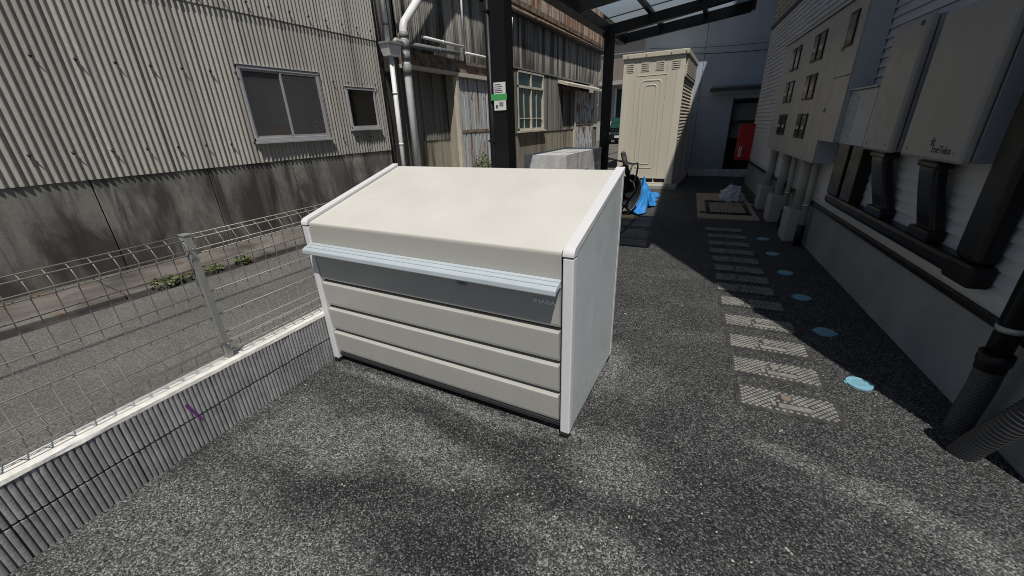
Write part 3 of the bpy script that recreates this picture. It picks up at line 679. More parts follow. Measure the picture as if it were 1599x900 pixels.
weed('weed at the kerb just right of the fence post', -5.46, 2.33, .0, .11, .10, 90, 3)
weed('right-hand weed at the kerb, near the bin', -5.44, 2.66, .0, .11, .11, 90, 4)
weed('tall green weed in front of the rusty door beside the carport post', -6.0, 9.7, .08, .36, .95, 420, 5)

# ================================================================== CARPORT
cpt = thing('carport', 'black carport with a translucent sloping roof on two posts behind the bin', 'carport', (-1.37, 2.5, 0))
OC = (-1.37, 2.5, 0)
def cbox(name, mat, par=cpt, bev=.003, **k): return MB(OC).box(*k['b']).build(name, mat, par, bev)
roofz = lambda x: 2.56 + .115*(x+1.37)
for py in (2.5, 5.09):
    cbox('post', M_BLACKALU, b=(-1.42 if py > 3 else -1.412, -1.325 if py > 3 else -1.308, py-.05, py+.06, 0, 2.46))
    if py < 3: continue
    arm = MB(OC); x0, x1 = -1.44, .0
    arm.hexa([(x0, py-.045, roofz(x0)-.125), (x1, py-.045, roofz(x1)-.085), (x1, py+.045, roofz(x1)-.085), (x0, py+.045, roofz(x0)-.125), (x0, py-.045, roofz(x0)-.012), (x1, py-.045, roofz(x1)-.012), (x1, py+.045, roofz(x1)-.012), (x0, py+.045, roofz(x0)-.012)])
    arm.build('arm', M_BLACKALU, cpt, .004)
YA, YB = 4.0, 5.90
cbox('gutter_beam', M_BLACKALU, b=(-1.475, -1.362, 2.42, YB-.04, 2.458, 2.552))
def slopebar(name, xa, xb, ya, yb, dz0, dz1, mat=M_BLACKALU):
    mb = MB(OC); mb.hexa([(xa, ya, roofz(xa)+dz0), (xb, ya, roofz(xb)+dz0), (xb, yb, roofz(xb)+dz0), (xa, yb, roofz(xa)+dz0), (xa, ya, roofz(xa)+dz1), (xb, ya, roofz(xb)+dz1), (xb, yb, roofz(xb)+dz1), (xa, yb, roofz(xa)+dz1)])
    return mb.build(name, mat, cpt)
for py in (YA, YB-.04): slopebar('fascia', -1.475, .0, py, py+.04, -.085, .03)
slopebar('fascia', .0, .035, YA, YB, -.07, .03)
for px in (-.945, -.46): slopebar('purlin', px-.02, px+.02, YA+.04, YB-.04, -.012, .022)
bars = [YA+.02] + [4.94-.57*i for i in range(1, -1, -1)] + [5.50, YB-.02]
for a in bars[1:-1]: slopebar('glazing_bar', -1.36, .0, a-.014, a+.014, .0225, .042)
for a, b in zip(bars[:-1], bars[1:]):
    for p, q in ((-1.36, -.93), (-.93, -.445), (-.445, .0)):
        slopebar('roof_panel', p+.006, q-.006, a+.008, b-.008, .024, .029, M_POLY)
pp = MB(OC); pp.tube([(-1.434, 2.47, .02), (-1.434, 2.47, 2.46)], .0225, 12); dp = pp.build('downpipe', M_BLACKALU, cpt)
for z in (1.46, 2.2): cbox('pipe_clip', M_BLACKALU, dp, b=(-1.46, -1.40, 2.445, 2.455, z, z+.012))
sg = thing('post_notice', 'small white notice with a green band strapped to the near carport post', 'notice', (-1.36, 2.448, 1.64))
OS = (-1.36, 2.448, 1.64)
MB(OS).box(-1.398, -1.312, 2.444, 2.448, 1.652, 1.815).build('card', M_LABEL, sg)
MB(OS).box(-1.420, -1.303, 2.4425, 2.4437, 1.712, 1.748).build('band', M_GREEN, sg)
rnd = random.Random(3)
for z in (1.800, 1.788, 1.776, 1.766, 1.756):
    MB(OS).box(-1.392, -1.392+rnd.uniform(.04, .07), 2.4432, 2.4438, z, z+.004).build('print_line', M_INK, sg)
MB(OS).box(-1.36, -1.33, 2.4432, 2.4438, 1.675, 1.70).build('print_block', M_GREYPVC, sg); MB(OS).box(-1.385, -1.372, 2.4432, 2.4438, 1.665, 1.685).build('print_block', M_INK, sg)
tg = MB((-1.36, 2.448, 1.85)).box(-1.372, -1.342, 2.4455, 2.4485, 1.86, 1.93); tag(tg.build('post_plate', M_GREYALU), 'small grey plate above the notice on the carport post', 'plate')

# ================================================================== CONCRETE BLOCK STACK
NB, bl, bw, bh = 12, .445, .101, .19
def cblock():
    mb = MB(); t = .035; hw = (bl-4*t)/3
    xs = [0, t, t+hw, 2*t+hw, 2*t+2*hw, 3*t+2*hw, 3*t+3*hw, bl]
    mb.box(0, bl, 0, .026, 0, bh); mb.box(0, bl, bw-.03, bw-.004, 0, bh)
    for i in (0, 2, 4, 6): mb.box(xs[i], xs[i+1], .026, bw-.03, 0, bh)
    mb.box(t, bl-t, .026, bw-.03, 0, bh-.06)
    return mb.mesh('concrete_block')
cbm = cblock(); cbm.materials.append(M_BLOCK)
for r in range(6):
    for i in range(NB):
        o = link('concrete_block', cbm, None, loc=(-1.80+random.uniform(-.004, .004), 3.70+i*.1025, .135+r*bh+.0005*r))
        tag(o, 'grey concrete block, ' + ('bottom', 'fifth', 'fourth', 'third', 'second', 'top')[r] + ' layer of the stack, ' + ('front', 'second', 'third', 'fourth', 'fifth', 'sixth', 'seventh', 'eighth', 'ninth', 'tenth', 'eleventh', 'rear')[i] + ' one from the bin', 'concrete block', 'stack of concrete blocks behind the bin')
pal = thing('pallet', 'timber pallet under the stack of concrete blocks', 'pallet', (-1.58, 4.3, 0))
for i in range(6): MB((-1.58, 4.3, 0)).box(-1.83, -1.33, 3.69+i*.222, 3.69+i*.222+.12, .112, .134).build('deck_board', M_WOOD, pal)
for x in (-1.83, -1.60, -1.38): MB((-1.58, 4.3, 0)).box(x, x+.05, 3.69, 4.92, 0, .112).build('bearer', M_WOOD, pal)

# ================================================================== WHEELBARROW, TARP, PLANK
wb = thing('wheelbarrow', 'upended one-wheeled barrow leaning behind the right side of the bin', 'wheelbarrow', (-1.5, 6.9, 0))
OB = (-1.5, 6.9, 0)
ax = Vector((.96, .22, .30)).normalized(); wc = Vector((-1.475, 6.9, .875)); e1 = ax.cross(Vector((0, 1, 0))).normalized(); e2 = ax.cross(e1)
ring = lambda R, off=0: [tuple(wc + ax*off + (e1*math.cos(t*2*math.pi/20)+e2*math.sin(t*2*math.pi/20))*R) for t in range(21)]
wh = MB(OB).tube(ring(.185), .042, 8).build('wheel', M_TYRE, wb, label='black tyre of the barrow')
MB(OB).tube(ring(.145), .014, 6).build('rim', M_STEEL, wh)
sp = MB(OB)
for t in range(5):
    a = t*2*math.pi/5; sp.tube([tuple(wc), tuple(wc+(e1*math.cos(a)+e2*math.sin(a))*.145)], .008, 5)
sp.tube([tuple(wc-ax*.09), tuple(wc+ax*.09)], .012, 8); sp.build('hub', M_STEEL, wh)
B = lambda *p: MB(OB).tube(p, .013, 8)
B((-1.80, 6.85, .80), (-1.76, 6.85, .985), (-1.335, 6.85, .895)).build('leg_frame', M_DARKSTEEL, wb)
B((-1.335, 6.85, .895), (-1.285, 6.86, .91), (-1.275, 6.9, .85), (-1.30, 6.9, .62), (-1.36, 6.9, .60), (-1.40, 6.88, .66)).build('leg_frame', M_DARKSTEEL, wb)
B((-1.355, 6.85, .90), (-1.44, 6.84, .55), (-1.56, 6.84, .12)).build('handle', M_DARKSTEEL, wb)
B((-1.76, 6.85, .985), (-1.86, 6.9, .55), (-1.90, 6.95, .02)).build('handle', M_DARKSTEEL, wb)
B((-1.335, 6.9, .62), (-1.275, 6.9, .45), (-1.53, 6.92, .06)).build('tray_stay', M_DARKSTEEL, wb)
tr = MB(OB); n = 18; vs = []; fs = []
tu = Vector((.28, .1, .95)).normalized(); tv = Vector((.75, .62, -.25)).normalized(); tn = tu.cross(tv).normalized(); tc = Vector((-1.46, 6.98, .36))
for (R, dpt) in ((1.0, 0), (.88, .07), (.55, .13), (.0, .145)):
    for t in range(n):
        a = 2*math.pi*t/n; vs.append(tuple(tc + tu*.36*R*math.cos(a) + tv*.26*R*math.sin(a) + tn*dpt))
for r in range(3):
    for t in range(n): fs.append((r*n+t, r*n+(t+1) % n, (r+1)*n+(t+1) % n, (r+1)*n+t))
tr.add(vs, fs, True); ty = tr.build('tray', M_DARKSTEEL, wb, 0, .003)
MB(OB).tube([tuple(tc + tu*.37*math.cos(2*math.pi*t/n) + tv*.27*math.sin(2*math.pi*t/n)) for t in range(n+1)], .011, 6).build('rim', M_STEEL, ty)
tp = MB((-1.3, 7.6, 0)); NU, NV = 60, 48; vs = []; fs = []
for i in range(NU+1):
    for j in range(NV+1):
        u, v = i/NU, j/NV
        x = -1.62 + .42*u + .20*v*math.sin(2.2*u+.4) + .05*math.sin(9*v); yy = 7.22 + 1.05*v + .12*math.sin(5*u)
        ridge = math.exp(-((u-.45-.15*math.sin(4*v))/.33)**2)*math.exp(-((v-.42)/.30)**2)
        nz = mnoise.noise(Vector((x*7, yy*5, 1.7))); nz2 = abs(mnoise.noise(Vector((x*13, yy*9, 4.1))))
        z = .012 + .66*ridge*(.75+.5*nz) + (.20*nz2 + .07*abs(mnoise.noise(Vector((x*24, yy*17, 7.7)))))*min(1, ridge*3+.2)
        vs.append((x+.05*nz, yy+.04*nz, max(.006, z)))
for i in range(NU):
    for j in range(NV): fs.append((i*(NV+1)+j, (i+1)*(NV+1)+j, (i+1)*(NV+1)+j+1, i*(NV+1)+j+1))
tp.add(vs, fs, True)
to = tp.build('tarpaulin', M_TARP, None, 0, .004); to.location = (-1.3, 7.6, 0); tag(to, 'crumpled bright blue tarpaulin heaped below the barrow', 'tarpaulin')
t2 = MB((-1.25, 8.9, 0)); vs = []; fs = []
for i in range(13):
    for j in range(13):
        x = -1.55+.36*i/12+.05*math.sin(j); yy = 8.55 + 1.0*j/12
        vs.append((x, yy, .006 + .10*abs(mnoise.noise(Vector((x*6, yy*5, 9)))) *(1-abs(i/6-1))))
for i in range(12):
    for j in range(12): fs.append((i*13+j, (i+1)*13+j, (i+1)*13+j+1, i*13+j+1))
t2.add(vs, fs, True); o = t2.build('tarpaulin', M_TARP, None, 0, .004); o.location = (-1.25, 8.9, 0); tag(o, 'flat blue tarpaulin corner lying in front of the storage shed slab', 'tarpaulin')
o = MB((-1.5, 6.88, 0)).box(-1.95, -1.20, 6.80, 6.94, .0, .035).build('timber_plank', M_WOOD, None, .004); o.location = (-1.5, 6.88, 0); tag(o, 'short brown timber plank in front of the blue tarpaulin', 'plank')

# ================================================================== STORAGE SHED
sh = thing('storage_shed', 'tall beige metal storage shed with a louvred shutter side on a concrete slab', 'shed', (-1.76, 10.36, .09))
OH = (-1.76, 10.36, .09); X0, X1, Y0, Y1, Zb, Zt = -2.43, -1.10, 10.36, 12.95, .09, 2.84
def hbox(name, mat, *b, par=sh, bev=.004): return MB(OH).box(*b).build(name, mat, par, bev)
hbox('front_wall', M_LOCKER, X0, X1, Y0, Y0+.03, Zb+.13, Zt); hbox('rear_wall', M_LOCKER, X0, X1, Y1-.03, Y1, Zb, Zt); hbox('left_wall', M_LOCKER, X0, X0+.03, Y0+.03, Y1-.03, Zb, Zt)
hbox('corner_post', M_LOCKER, X1-.16, X1+.004, Y0-.006, Y0+.11, Zb, Zt, bev=.01); hbox('corner_post', M_LOCKER, X1-.05, X1+.03, Y1-.12, Y1+.004, Zb, Zt)
hbox('corner_post', M_LOCKER, X0-.004, X0+.10, Y0-.005, Y0+.05, Zb, Zt, bev=.01)
hbox('base_rail', M_LOCKER2, X0+.1, X1-.16, Y0+.004, Y0+.05, Zb, Zb+.035)
hbox('base_void', M_RUBBER, X0+.1, X1-.16, Y0+.06, Y0+.10, Zb+.035, Zb+.13)
for q in range(4): hbox('base_grille', M_LOCKER2, X0+.22+q*.22, X0+.25+q*.22, Y0+.02, Y0+.05, Zb+.035, Zb+.13)
for x in (X0+.30, X1-.36): hbox('panel_fold', M_LOCKER, x, x+.012, Y0-.008, Y0, Zb+.2, Zt-.02, bev=.002)
hbox('panel_fold', M_LOCKER, X0+.312, X1-.36, Y0-.007, Y0, Zt-.36, Zt-.345, bev=.002)
def rrect_ring(x0, x1, z0, z1, r, t):
    def rr(x0, x1, z0, z1, r):
        out = []
        for cx, cz, a0 in ((x1-r, z1-r, 0), (x0+r, z1-r, 90), (x0+r, z0+r, 180), (x1-r, z0+r, 270)):
            for i in range(6): a = math.radians(a0+90*i/5); out.append((cx+r*math.cos(a), cz+r*math.sin(a)))
        return out
    o_, i_ = rr(x0, x1, z0, z1, r), rr(x0+t, x1-t, z0+t, z1-t, max(.01, r-t)); n = len(o_)
    mb = MB(OH); ym = Y0-.012
    vs = [(x, Y0-.0005, z) for x, z in o_] + [(x*.5+p*.5, ym, z*.5+q*.5) for (x, z), (p, q) in zip(o_, i_)] + [(x, Y0-.0005, z) for x, z in i_]
    fs = []
    for k in (0, 1):
        for i in range(n): fs.append((k*n+i, k*n+(i+1) % n, (k+1)*n+(i+1) % n, (k+1)*n+i))
    return mb.add(vs, [f[::-1] for f in fs], True)
rrect_ring(X0+.40, X1-.44, Zb+.36, Zt-.44, .10, .04).build('pressed_panel', M_LOCKER, sh); rrect_ring(X0+.50, X1-.54, Zb+.46, Zt-.54, .08, .03).build('pressed_panel', M_LOCKER, sh)
for x in (X0+.06, X0+.40, X0+.72, X1-.27):
    v = hbox('vent', M_LOCKER2, x, x+.18, Y0-.008, Y0, Zt-.27, Zt-.09, bev=.002)
    for q in range(4): hbox('vent_slot', M_RUBBER, x+.012, x+.168, Y0-.0095, Y0-.0085, Zt-.25+q*.04, Zt-.238+q*.04, par=v, bev=0)
rf = MB(OH); rf.hexa([(X0-.03, Y0-.05, Zt), (X1+.06, Y0-.05, Zt), (X1+.06, Y1+.04, Zt), (X0-.03, Y1+.04, Zt), (X0-.03, Y0-.05, Zt+.10), (X1+.06, Y0-.05, Zt+.10), (X1+.06, Y1+.04, Zt+.10), (X0-.03, Y1+.04, Zt+.10)]); rfo = rf.build('roof', M_LOCKER2, sh, .012)
for x in (X0+.1, X0+.5, X1-.3, X1): MB(OH).tube([(x, Y0-.05, Zt+.05), (x, Y0-.062, Zt+.05)], .013, 8).build('bolt', M_STEEL, rfo)
hd_ = hbox('shutter_box', M_LOCKER2, X1-.08, X1+.03, Y0+.11, Y1-.12, Zt-.42, Zt)
for q in range(7): hbox('louvre', M_LOCKER2, X1+.03, X1+.04, Y0+.16, Y1-.2, Zt-.36+q*.05, Zt-.335+q*.05, par=hd_, bev=0)
q = 0; z = Zb+.03
while z < Zt-.43:
    mb = MB(OH); mb.hexa([(X1-.05, Y0+.11, z), (X1-.01, Y0+.11, z), (X1-.01, Y1-.12, z), (X1-.05, Y1-.12, z), (X1-.05, Y0+.11, z+.07), (X1-.032, Y0+.11, z+.07), (X1-.032, Y1-.12, z+.07), (X1-.05, Y1-.12, z+.07)])
    mb.build('shutter_slat', M_SHUTTER, sh); z += .074
sb = MB((-1.7, 10.1, 0)).box(-2.75, -.97, 10.12, 13.2, 0, .088).build('shed_slab', M_SLAB, None, .008); sb.location = (-1.7, 10.1, 0); tag(sb, 'pale concrete slab under the storage shed', 'slab')

# ================================================================== FAR END: GREY BUILDING, LOW WALL, MESH, RED BOX
FY = 13.3
fb = thing('grey_building', 'blue-grey rendered building closing off the far end of the yard', 'building', (0, FY, 0))
OF = (0, FY, 0)
def fbx(name, mat, *b, par=fb, bev=0): return MB(OF).box(*b).build(name, mat, par, bev)
fbx('wall_panel', M_FARWALL, -2.55, -.955, FY, FY+.2, 0, 4.85); fbx('wall_panel', M_FARWALL, -.945, 5, FY, FY+.2, 2.105, 4.85); fbx('wall_panel', M_FARWALL, -.945, -.06, FY+.002, FY+.2, 0, 2.10)
fbx('wall_panel', M_FARWALL, -.06, .62, FY+.002, FY+.2, 2.0, 2.10); fbx('wall_panel', M_FARWALL, .62, 5, FY+.002, FY+.2, 0, 2.10)
fbx('inner_wall', M_DARKROOM, -2.5, 5, FY+.8, FY+6, 0, 4.85)
fbx('roof', M_ROOF, -2.8, 5.4, FY-.85, FY+6.4, 4.86, 5.0)
dk = fbx('doorway', M_WINBLACK, -.075, -.03, FY-.02, FY+.1, .1, 2.02); fbx('lintel', M_WINBLACK, -.03, .62, FY-.02, FY+.1, 1.93, 2.0, par=dk)
for z in (.55, .98, 1.42): fbx('door_shelf', M_DARKSTEEL, -.03, .60, FY+.05, FY+.3, z, z+.035, par=dk)
fbx('door_panel', M_GREYPVC, -.03, .60, FY+.32, FY+.35, 1.45, 1.9, par=dk); fbx('door_panel', M_GREYPVC, -.03, .60, FY+.32, FY+.35, 1.0, 1.4, par=dk)
cn = MB(OF).hexa([(-.66, FY-.42, 2.17), (.9, FY-.42, 2.17), (.9, FY, 2.25), (-.66, FY, 2.25), (-.66, FY-.42, 2.23), (.9, FY-.42, 2.23), (.9, FY, 2.34), (-.66, FY, 2.34)]).build('canopy', M_GREYPVC, fb)
fbx('canopy_edge', M_ROOF, -.67, .91, FY-.44, FY-.42, 2.19, 2.27, par=cn)
lw = MB((0, 12.9, 0)); o = thing('kerb_wall', 'low concrete wall across the far end of the yard', 'wall', (0, 12.9, 0))
for i in range(5): MB((0, 12.9, 0)).box(-.94+i*.395, -.94+i*.395+.389, 12.9, 13.0, 0, .19).build('block', M_BLOCK, o, .004)
mf = thing('mesh_fence', 'fine grey mesh fence standing on the far low wall', 'fence', (-.5, 12.95, .19))
for i in range(16): MB((-.5, 12.95, .19)).tube([(-1.08+i*.066, 12.95, .19), (-1.08+i*.066, 12.95, .95)], .003, 5).build('vertical_wire', M_GALV, mf)
for z in (.25, .38, .51, .64, .77, .93): MB((-.5, 12.95, .19)).tube([(-1.09, 12.947, z), (-.08, 12.947, z)], .003, 5).build('horizontal_wire', M_GALV, mf)
MB((-.5, 12.95, .19)).box(-.60, -.57, 12.96, 12.99, .19, .97).build('post', M_GALV, mf)
for i, (za, zb) in enumerate(((3.28, 3.10), (3.42, 3.27))):
    t = MB((0, FY-.05, 3.2)); pts = [(-2.4 + 3.6*k/10, FY-.06, za + (zb-za)*k/10 - .06*math.sin(math.pi*k/10)) for k in range(11)]
    t.tube(pts, .008 if i == 0 else .005, 5); o = t.build('wall_cable', M_BLACKPVC); o.location = (0, FY-.05, 3.2)
    tag(o, ('lower thick' if i == 0 else 'upper thin') + ' black cable strung across the grey building', 'cable')
rb = thing('red_cabinet', 'red box with two white labels on the far end of the white house', 'cabinet', RW(1.46, 11.2, .58), PHI)
MB().box(-.17, .15, 0, .22, 0, .80).build('case', M_RED, rb, .008)
for x in (-.125, -.085): MB().box(x, x+.022, -.003, -.0005, .08, .32).build('label_strip', M_LABEL, rb)

# ================================================================== RIGHT: NEW WHITE-SIDED HOUSE
A0, A1, HT = 1.98, 11.5, 7.4
hs = rthing('white_house', 'new house with white horizontal siding and grey foundation on the right', 'building', 1.62, A0)
OR = (1.62, A0, 0)
def rbx(name, mat, *b, par=hs, bev=0, o=OR): return MB(o).box(*b).build(name, mat, par, bev)
rbx('foundation', M_FOUND, 1.63, 1.80, A0, A1, -.1, .53)
rbx('drip_trim', M_BLACKPVC, 1.585, 1.66, A0-.01, A1+.01, .53, .572, bev=.004)
rbx('starter_board', M_SIDING, 1.612, 1.66, A0, A1, .574, .632)
z = .635; bi = 0
while z < 3.26:
    mb = MB(OR); mb.hexa([(1.596, A0, z), (1.66, A0, z), (1.66, A1, z), (1.596, A1, z), (1.612, A0, z+.0715), (1.66, A0, z+.0715), (1.66, A1, z+.0715), (1.612, A1, z+.0715)])
    mb.build('siding_board', M_SIDING, hs); z += .0757
rbx('band_trim', M_BLACKPVC, 1.575, 1.66, A0-.01, A1+.012, z+.002, z+.055); z += .058
while z < HT-.1:
    mb = MB(OR); mb.hexa([(1.600, A0, z), (1.66, A0, z), (1.66, A1, z), (1.600, A1, z), (1.612, A0, z+.107), (1.66, A0, z+.107), (1.66, A1, z+.107), (1.612, A1, z+.107)])
    mb.build('siding_board', M_SIDING2, hs); z += .113
rbx('sheathing', M_MORTAR, 1.66, 1.80, A0+.004, A1-.004, .53, HT)
rbx('house_body', M_SIDING, 1.80, 8.5, A0, A1, -.1, HT)
rbx('roof', M_ROOF, 1.56, 8.6, A0-.05, A1+.05, HT, HT+.12)

# meter cabinet
mc = rthing('meter_cabinet', 'big beige meter cabinet with rows of narrow black windows on the white house', 'meter cabinet', 1.40, 6.6, 1.05)
OM = (1.40, 6.6, 1.05)
def mbx(name, mat, *b, par=mc, bev=.003): return MB(OM).box(*b).build(name, mat, par, bev)
mbx('body', M_CABSIDE, 1.415, 1.598, 5.47, 8.24, 1.05, 2.53); mbx('body', M_CABSIDE, 1.416, 1.598, 4.985, 5.469, 1.292, 2.529)
for (a, b, z0, z1) in ((7.02, 8.24, 1.05, 2.54), (5.86, 7.015, 1.05, 2.54), (5.475, 5.855, 1.05, 2.54), (4.985, 5.47, 1.892, 2.54), (4.985, 5.47, 1.292, 1.885)):
    mbx('door_panel', M_CABINET, 1.40, 1.414, a, b, z0, z1)
mbx('top_flashing', M_BLACKPVC, 1.385, 1.598, 4.97, 8.26, 2.541, 2.552)
for (a, b) in ((7.17, 7.66), (6.08, 6.54)):
    for (z0, z1) in ((2.135, 2.43), (1.718, 1.998), (1.28, 1.565)):
        for (p, q) in ((a, a+(b-a)*.44), (a+(b-a)*.56, b)):
            wd = mbx('meter_window', M_WINBLACK, 1.388, 1.40, p, q, z0, z1)
            mbx('pane', M_METERGLASS, 1.3865, 1.3885, p+.02, q-.02, z0+.025, z1-.025, par=wd, bev=0)
            mbx('meter_dial', M_LABEL, 1.385, 1.3864, p+.05, q-.05, z0+.05+(z1-z0)*.2, z0+.09+(z1-z0)*.2, par=wd, bev=0)
wd = mbx('meter_window', M_WINBLACK, 1.388, 1.40, 5.15, 5.36, 2.145, 2.435); mbx('pane', M_METERGLASS, 1.3865, 1.3885, 5.17, 5.34, 2.17, 2.41, par=wd, bev=0)
mbx('latch', M_STEEL, 1.385, 1.40, 5.47, 5.51, 1.57, 1.615); mbx('latch', M_STEEL, 1.385, 1.40, 5.37, 5.40, 2.12, 2.16)
# wave-fronted junction box
jb = rthing('junction_box', 'small pale grey box with a wavy ribbed strip beside the meter cabinet', 'junction box', 1.44, 4.68, 1.28)
OJ = (1.44, 4.68, 1.28)
MB(OJ).box(1.445, 1.598, 4.385, 4.975, 1.285, 1.745).build('case', M_CABSIDE, jb, .006)
MB(OJ).box(1.425, 1.599, 4.375, 4.98, 1.747, 1.762).build('top_flange', M_CABSIDE, jb, .003)
wv = MB(OJ)
for q in range(22):
    z = 1.31 + q*.0185; wv.tube([(1.444, 4.74+.23*k/10, z+.016*math.sin(k*.75+z*6)) for k in range(11)], .006, 4)
wv.build('wave_ribs', M_LABEL, jb)
# two inverters with brand lettering
def inverter(label, Df, a0, a1, z0, z1, star, mark=False):
    t = rthing('power_inverter', label, 'inverter', Df, (a0+a1)/2, z0, 'power inverters on the white house'); o_ = (Df, (a0+a1)/2, z0)
    MB(o_).box(Df, Df+.055, a0, a1, z0, z1).build('cover', M_INVERTER, t, .018)
    MB(o_).box(Df+.059, 1.598, a0+.004, a1-.004, z0+.006, z1-.006).build('body', M_INVSIDE, t, .004)
    for a in (a0+.07, a1-.07): MB(o_).tube([(Df-.004, a, z0+.055), (Df+.002, a, z0+.055)], .009, 8).build('screw', M_STEEL, t)
    for (d, z) in ((1.52, z0+.04), (1.575, z0+.09), (1.54, z0+.33)): MB(o_).tube([(d, a0-.001, z), (d, a0+.006, z)], .006, 6).build('screw', M_STEEL, t)
    me = text_mesh('EneTelus', .058, .0006, .95, fat=.008); l = link('lettering', me, star, t, label='EneTelus lettering on the cover')
    l.location = (-.0008, -(a1-a0)/2+.20, .065); l.rotation_euler = (math.radians(90), 0, math.radians(-90))
    st = MB(o_)
    for k in range(5):
        a = math.radians(90+72*k); c = ((a0+.31), z0+.105); st.add([(Df-.0014, c[0], c[1]), (Df-.0014, c[0]-.022*math.cos(a+.25), c[1]+.022*math.sin(a+.25)), (Df-.0014, c[0]-.03*math.cos(a), c[1]+.03*math.sin(a)), (Df-.0014, c[0]-.012*math.cos(a-.3), c[1]+.012*math.sin(a-.3))], [(0, 1, 2, 3)])
    st.build('emblem', star, t, 0, .0008)
    if mark: MB(o_).box(Df-.001, Df+.001, a0+.05, a0+.10, z1-.06, z1-.03).build('mark', M_INK, t)
inverter('narrower inverter box with pale lettering next to the wavy junction box', 1.44, 3.875, 4.372, 1.272, 2.15, M_LABEL, True)
inverter('wide inverter box with dark lettering at the right edge', 1.43, 2.985, 3.66, 1.275, 2.11, M_INK)

# black ducts
dk_ = rthing('cable_duct', 'black cable trunking with upright branches along the white house', 'cable duct', 1.55, 4, .68)
OD = (1.55, 4, .68)
def dbx(name, *b, bev=.008, mat=M_BLACKPVC): return MB(OD).box(*b).build(name, mat, dk_, bev)
dbx('trunk', 1.505, 1.598, 2.78, 5.14, .685, .79, bev=.03); dbx('trunk_lid', 1.499, 1.5045, 2.80, 5.12, .718, .757, bev=.002)
dbx('riser', 1.50, 1.598, 2.665, 2.875, .80, 3.3, bev=.035); dbx('corner_piece', 1.492, 1.599, 2.655, 2.90, .675, .80, bev=.02)
dbx('branch', 1.50, 1.597, 4.82, 5.12, .792, 1.31); dbx('branch', 1.50, 1.597, 4.49, 4.74, .792, 1.28)
for (ab, at, w_) in ((3.98, 4.13, .12), (3.285, 3.385, .105)):
    pts = [(1.56, ab, .79), (1.56, ab, .87), (1.545, ab+.2*(at-ab), .95), (1.53, ab+.75*(at-ab), 1.1), (1.52, at, 1.2), (1.52, at, 1.30)]
    mb = MB(OD); vs = []; fs = []
    for (d, a, z) in pts: vs += [(d-.036, a-w_, z), (d+.036, a-w_, z), (d+.036, a+w_, z), (d-.036, a+w_, z)]
    for i in range(len(pts)-1):
        for k in range(4): fs.append((i*4+k, i*4+(k+1) % 4, i*4+4+(k+1) % 4, i*4+4+k))
    mb.add(vs, fs); mb.build('branch', M_BLACKPVC, dk_, .028)
    dbx('collar', 1.50, 1.598, ab-w_-.015, ab+w_+.015, .79, .86, bev=.012); dbx('collar', 1.475, 1.565, at-w_-.012, at+w_+.012, 1.225, 1.262, bev=.008)

# conduits and ground boxes under the cabinet
for (a0, lab) in ((6.02, 'cream conduit base box nearest the camera under the meter cabinet'), (7.18, 'middle one of the three cream conduit base boxes'), (8.16, 'farthest of the three cream conduit base boxes')):
    t = rthing('conduit_base', lab, 'conduit box', 1.53, a0+.15, .03, 'conduit base boxes')
    o_ = (1.53, a0+.15, .03)
    MB(o_).box(1.43, 1.625, a0, a0+.33, .0, .41).build('box', M_CREAMPVC, t, .01)
    MB(o_).tube([(1.55, a0+.17, .405), (1.55, a0+.17, 1.06)], .062, 14).build('conduit', M_CREAMPVC, t)
for (a, z0, r, lab) in ((5.86, .27, .038, 'slim cream conduit with a strap right of the nearest base box'), (6.86, .27, .034, 'slim cream conduit between the nearest and middle base boxes')):
    t = rthing('slim_conduit', lab, 'conduit', 1.575, a, z0, 'slim cream conduits'); o_ = (1.575, a, z0)
    MB(o_).tube([(1.555, a, z0), (1.555, a, 1.2)], r, 12).build('tube', M_CREAMPVC, t)
    MB(o_).tube([(1.555, a, 0), (1.555, a, z0)], r+.008, 12).build('sleeve', M_BLACKPVC, t)
    s = MB(o_); s.tube([(1.555, a, .50), (1.555, a, .525)], r+.004, 12); s.box(1.555, 1.60, a-r-.03, a-r+.01, .50, .525); s.build('strap', M_CHROME, t)

# flexible conduits at the lower right
def flex(label, path, top, strap=None, group='flexible black conduits'):
    t = rthing('flexible_conduit', label, 'conduit', path[0][0], path[0][1], 0, group); o_ = (path[0][0], path[0][1], 0)
    pts = []; rad = []
    P_ = [Vector(p) for p in path]
    def cr(t_):
        n = len(P_)-1; i = min(int(t_*n), n-1); u = t_*n-i
        p0, p1, p2, p3 = P_[max(i-1, 0)], P_[i], P_[i+1], P_[min(i+2, n)]
        return .5*((2*p1)+(p2-p0)*u+(2*p0-5*p1+4*p2-p3)*u*u+(3*p1-p0-3*p2+p3)*u**3)
    N = 104
    for i in range(N+1): pts.append(cr(i/N)); rad.append(.047 + (.006 if (i % 4) in (1, 2) else -.001))
    MB(o_).tube(pts, rad, 16).build('corrugated_hose', M_HOSE, t)
    e = P_[-1]
    MB(o_).tube([tuple(e+Vector((0, 0, -.03))), tuple(e+Vector((0, 0, .01))), tuple(e+Vector((0, 0, .012))), tuple(e+Vector((0, 0, .06)))], [.056, .056, .062, .062], 16).build('collar', M_BLACKPVC, t)
    if top: MB(o_).tube([tuple(e+Vector((0, 0, .05))), top], .046, 16).build('pipe', M_BLACKPVC, t)
    if strap:
        s = MB(o_); s.tube([(e.x, e.y, strap), (e.x, e.y, strap+.028)], .050, 16); s.box(e.x, 1.60, e.y+.045, e.y+.07, strap, strap+.028); s.build('strap', M_GALV, t)
flex('left black flexible conduit rising into a strapped pipe by the foundation', [(1.535, 2.36, -.02), (1.54, 2.36, .12), (1.535, 2.34, .28), (1.525, 2.33, .42)], (1.525, 2.33, 3.2), .60)
flex('right black flexible conduit curving out of the asphalt at the frame edge', [(1.46, 2.155, -.02), (1.475, 2.12, .10), (1.505, 2.065, .27), (1.545, 2.03, .42)], None)

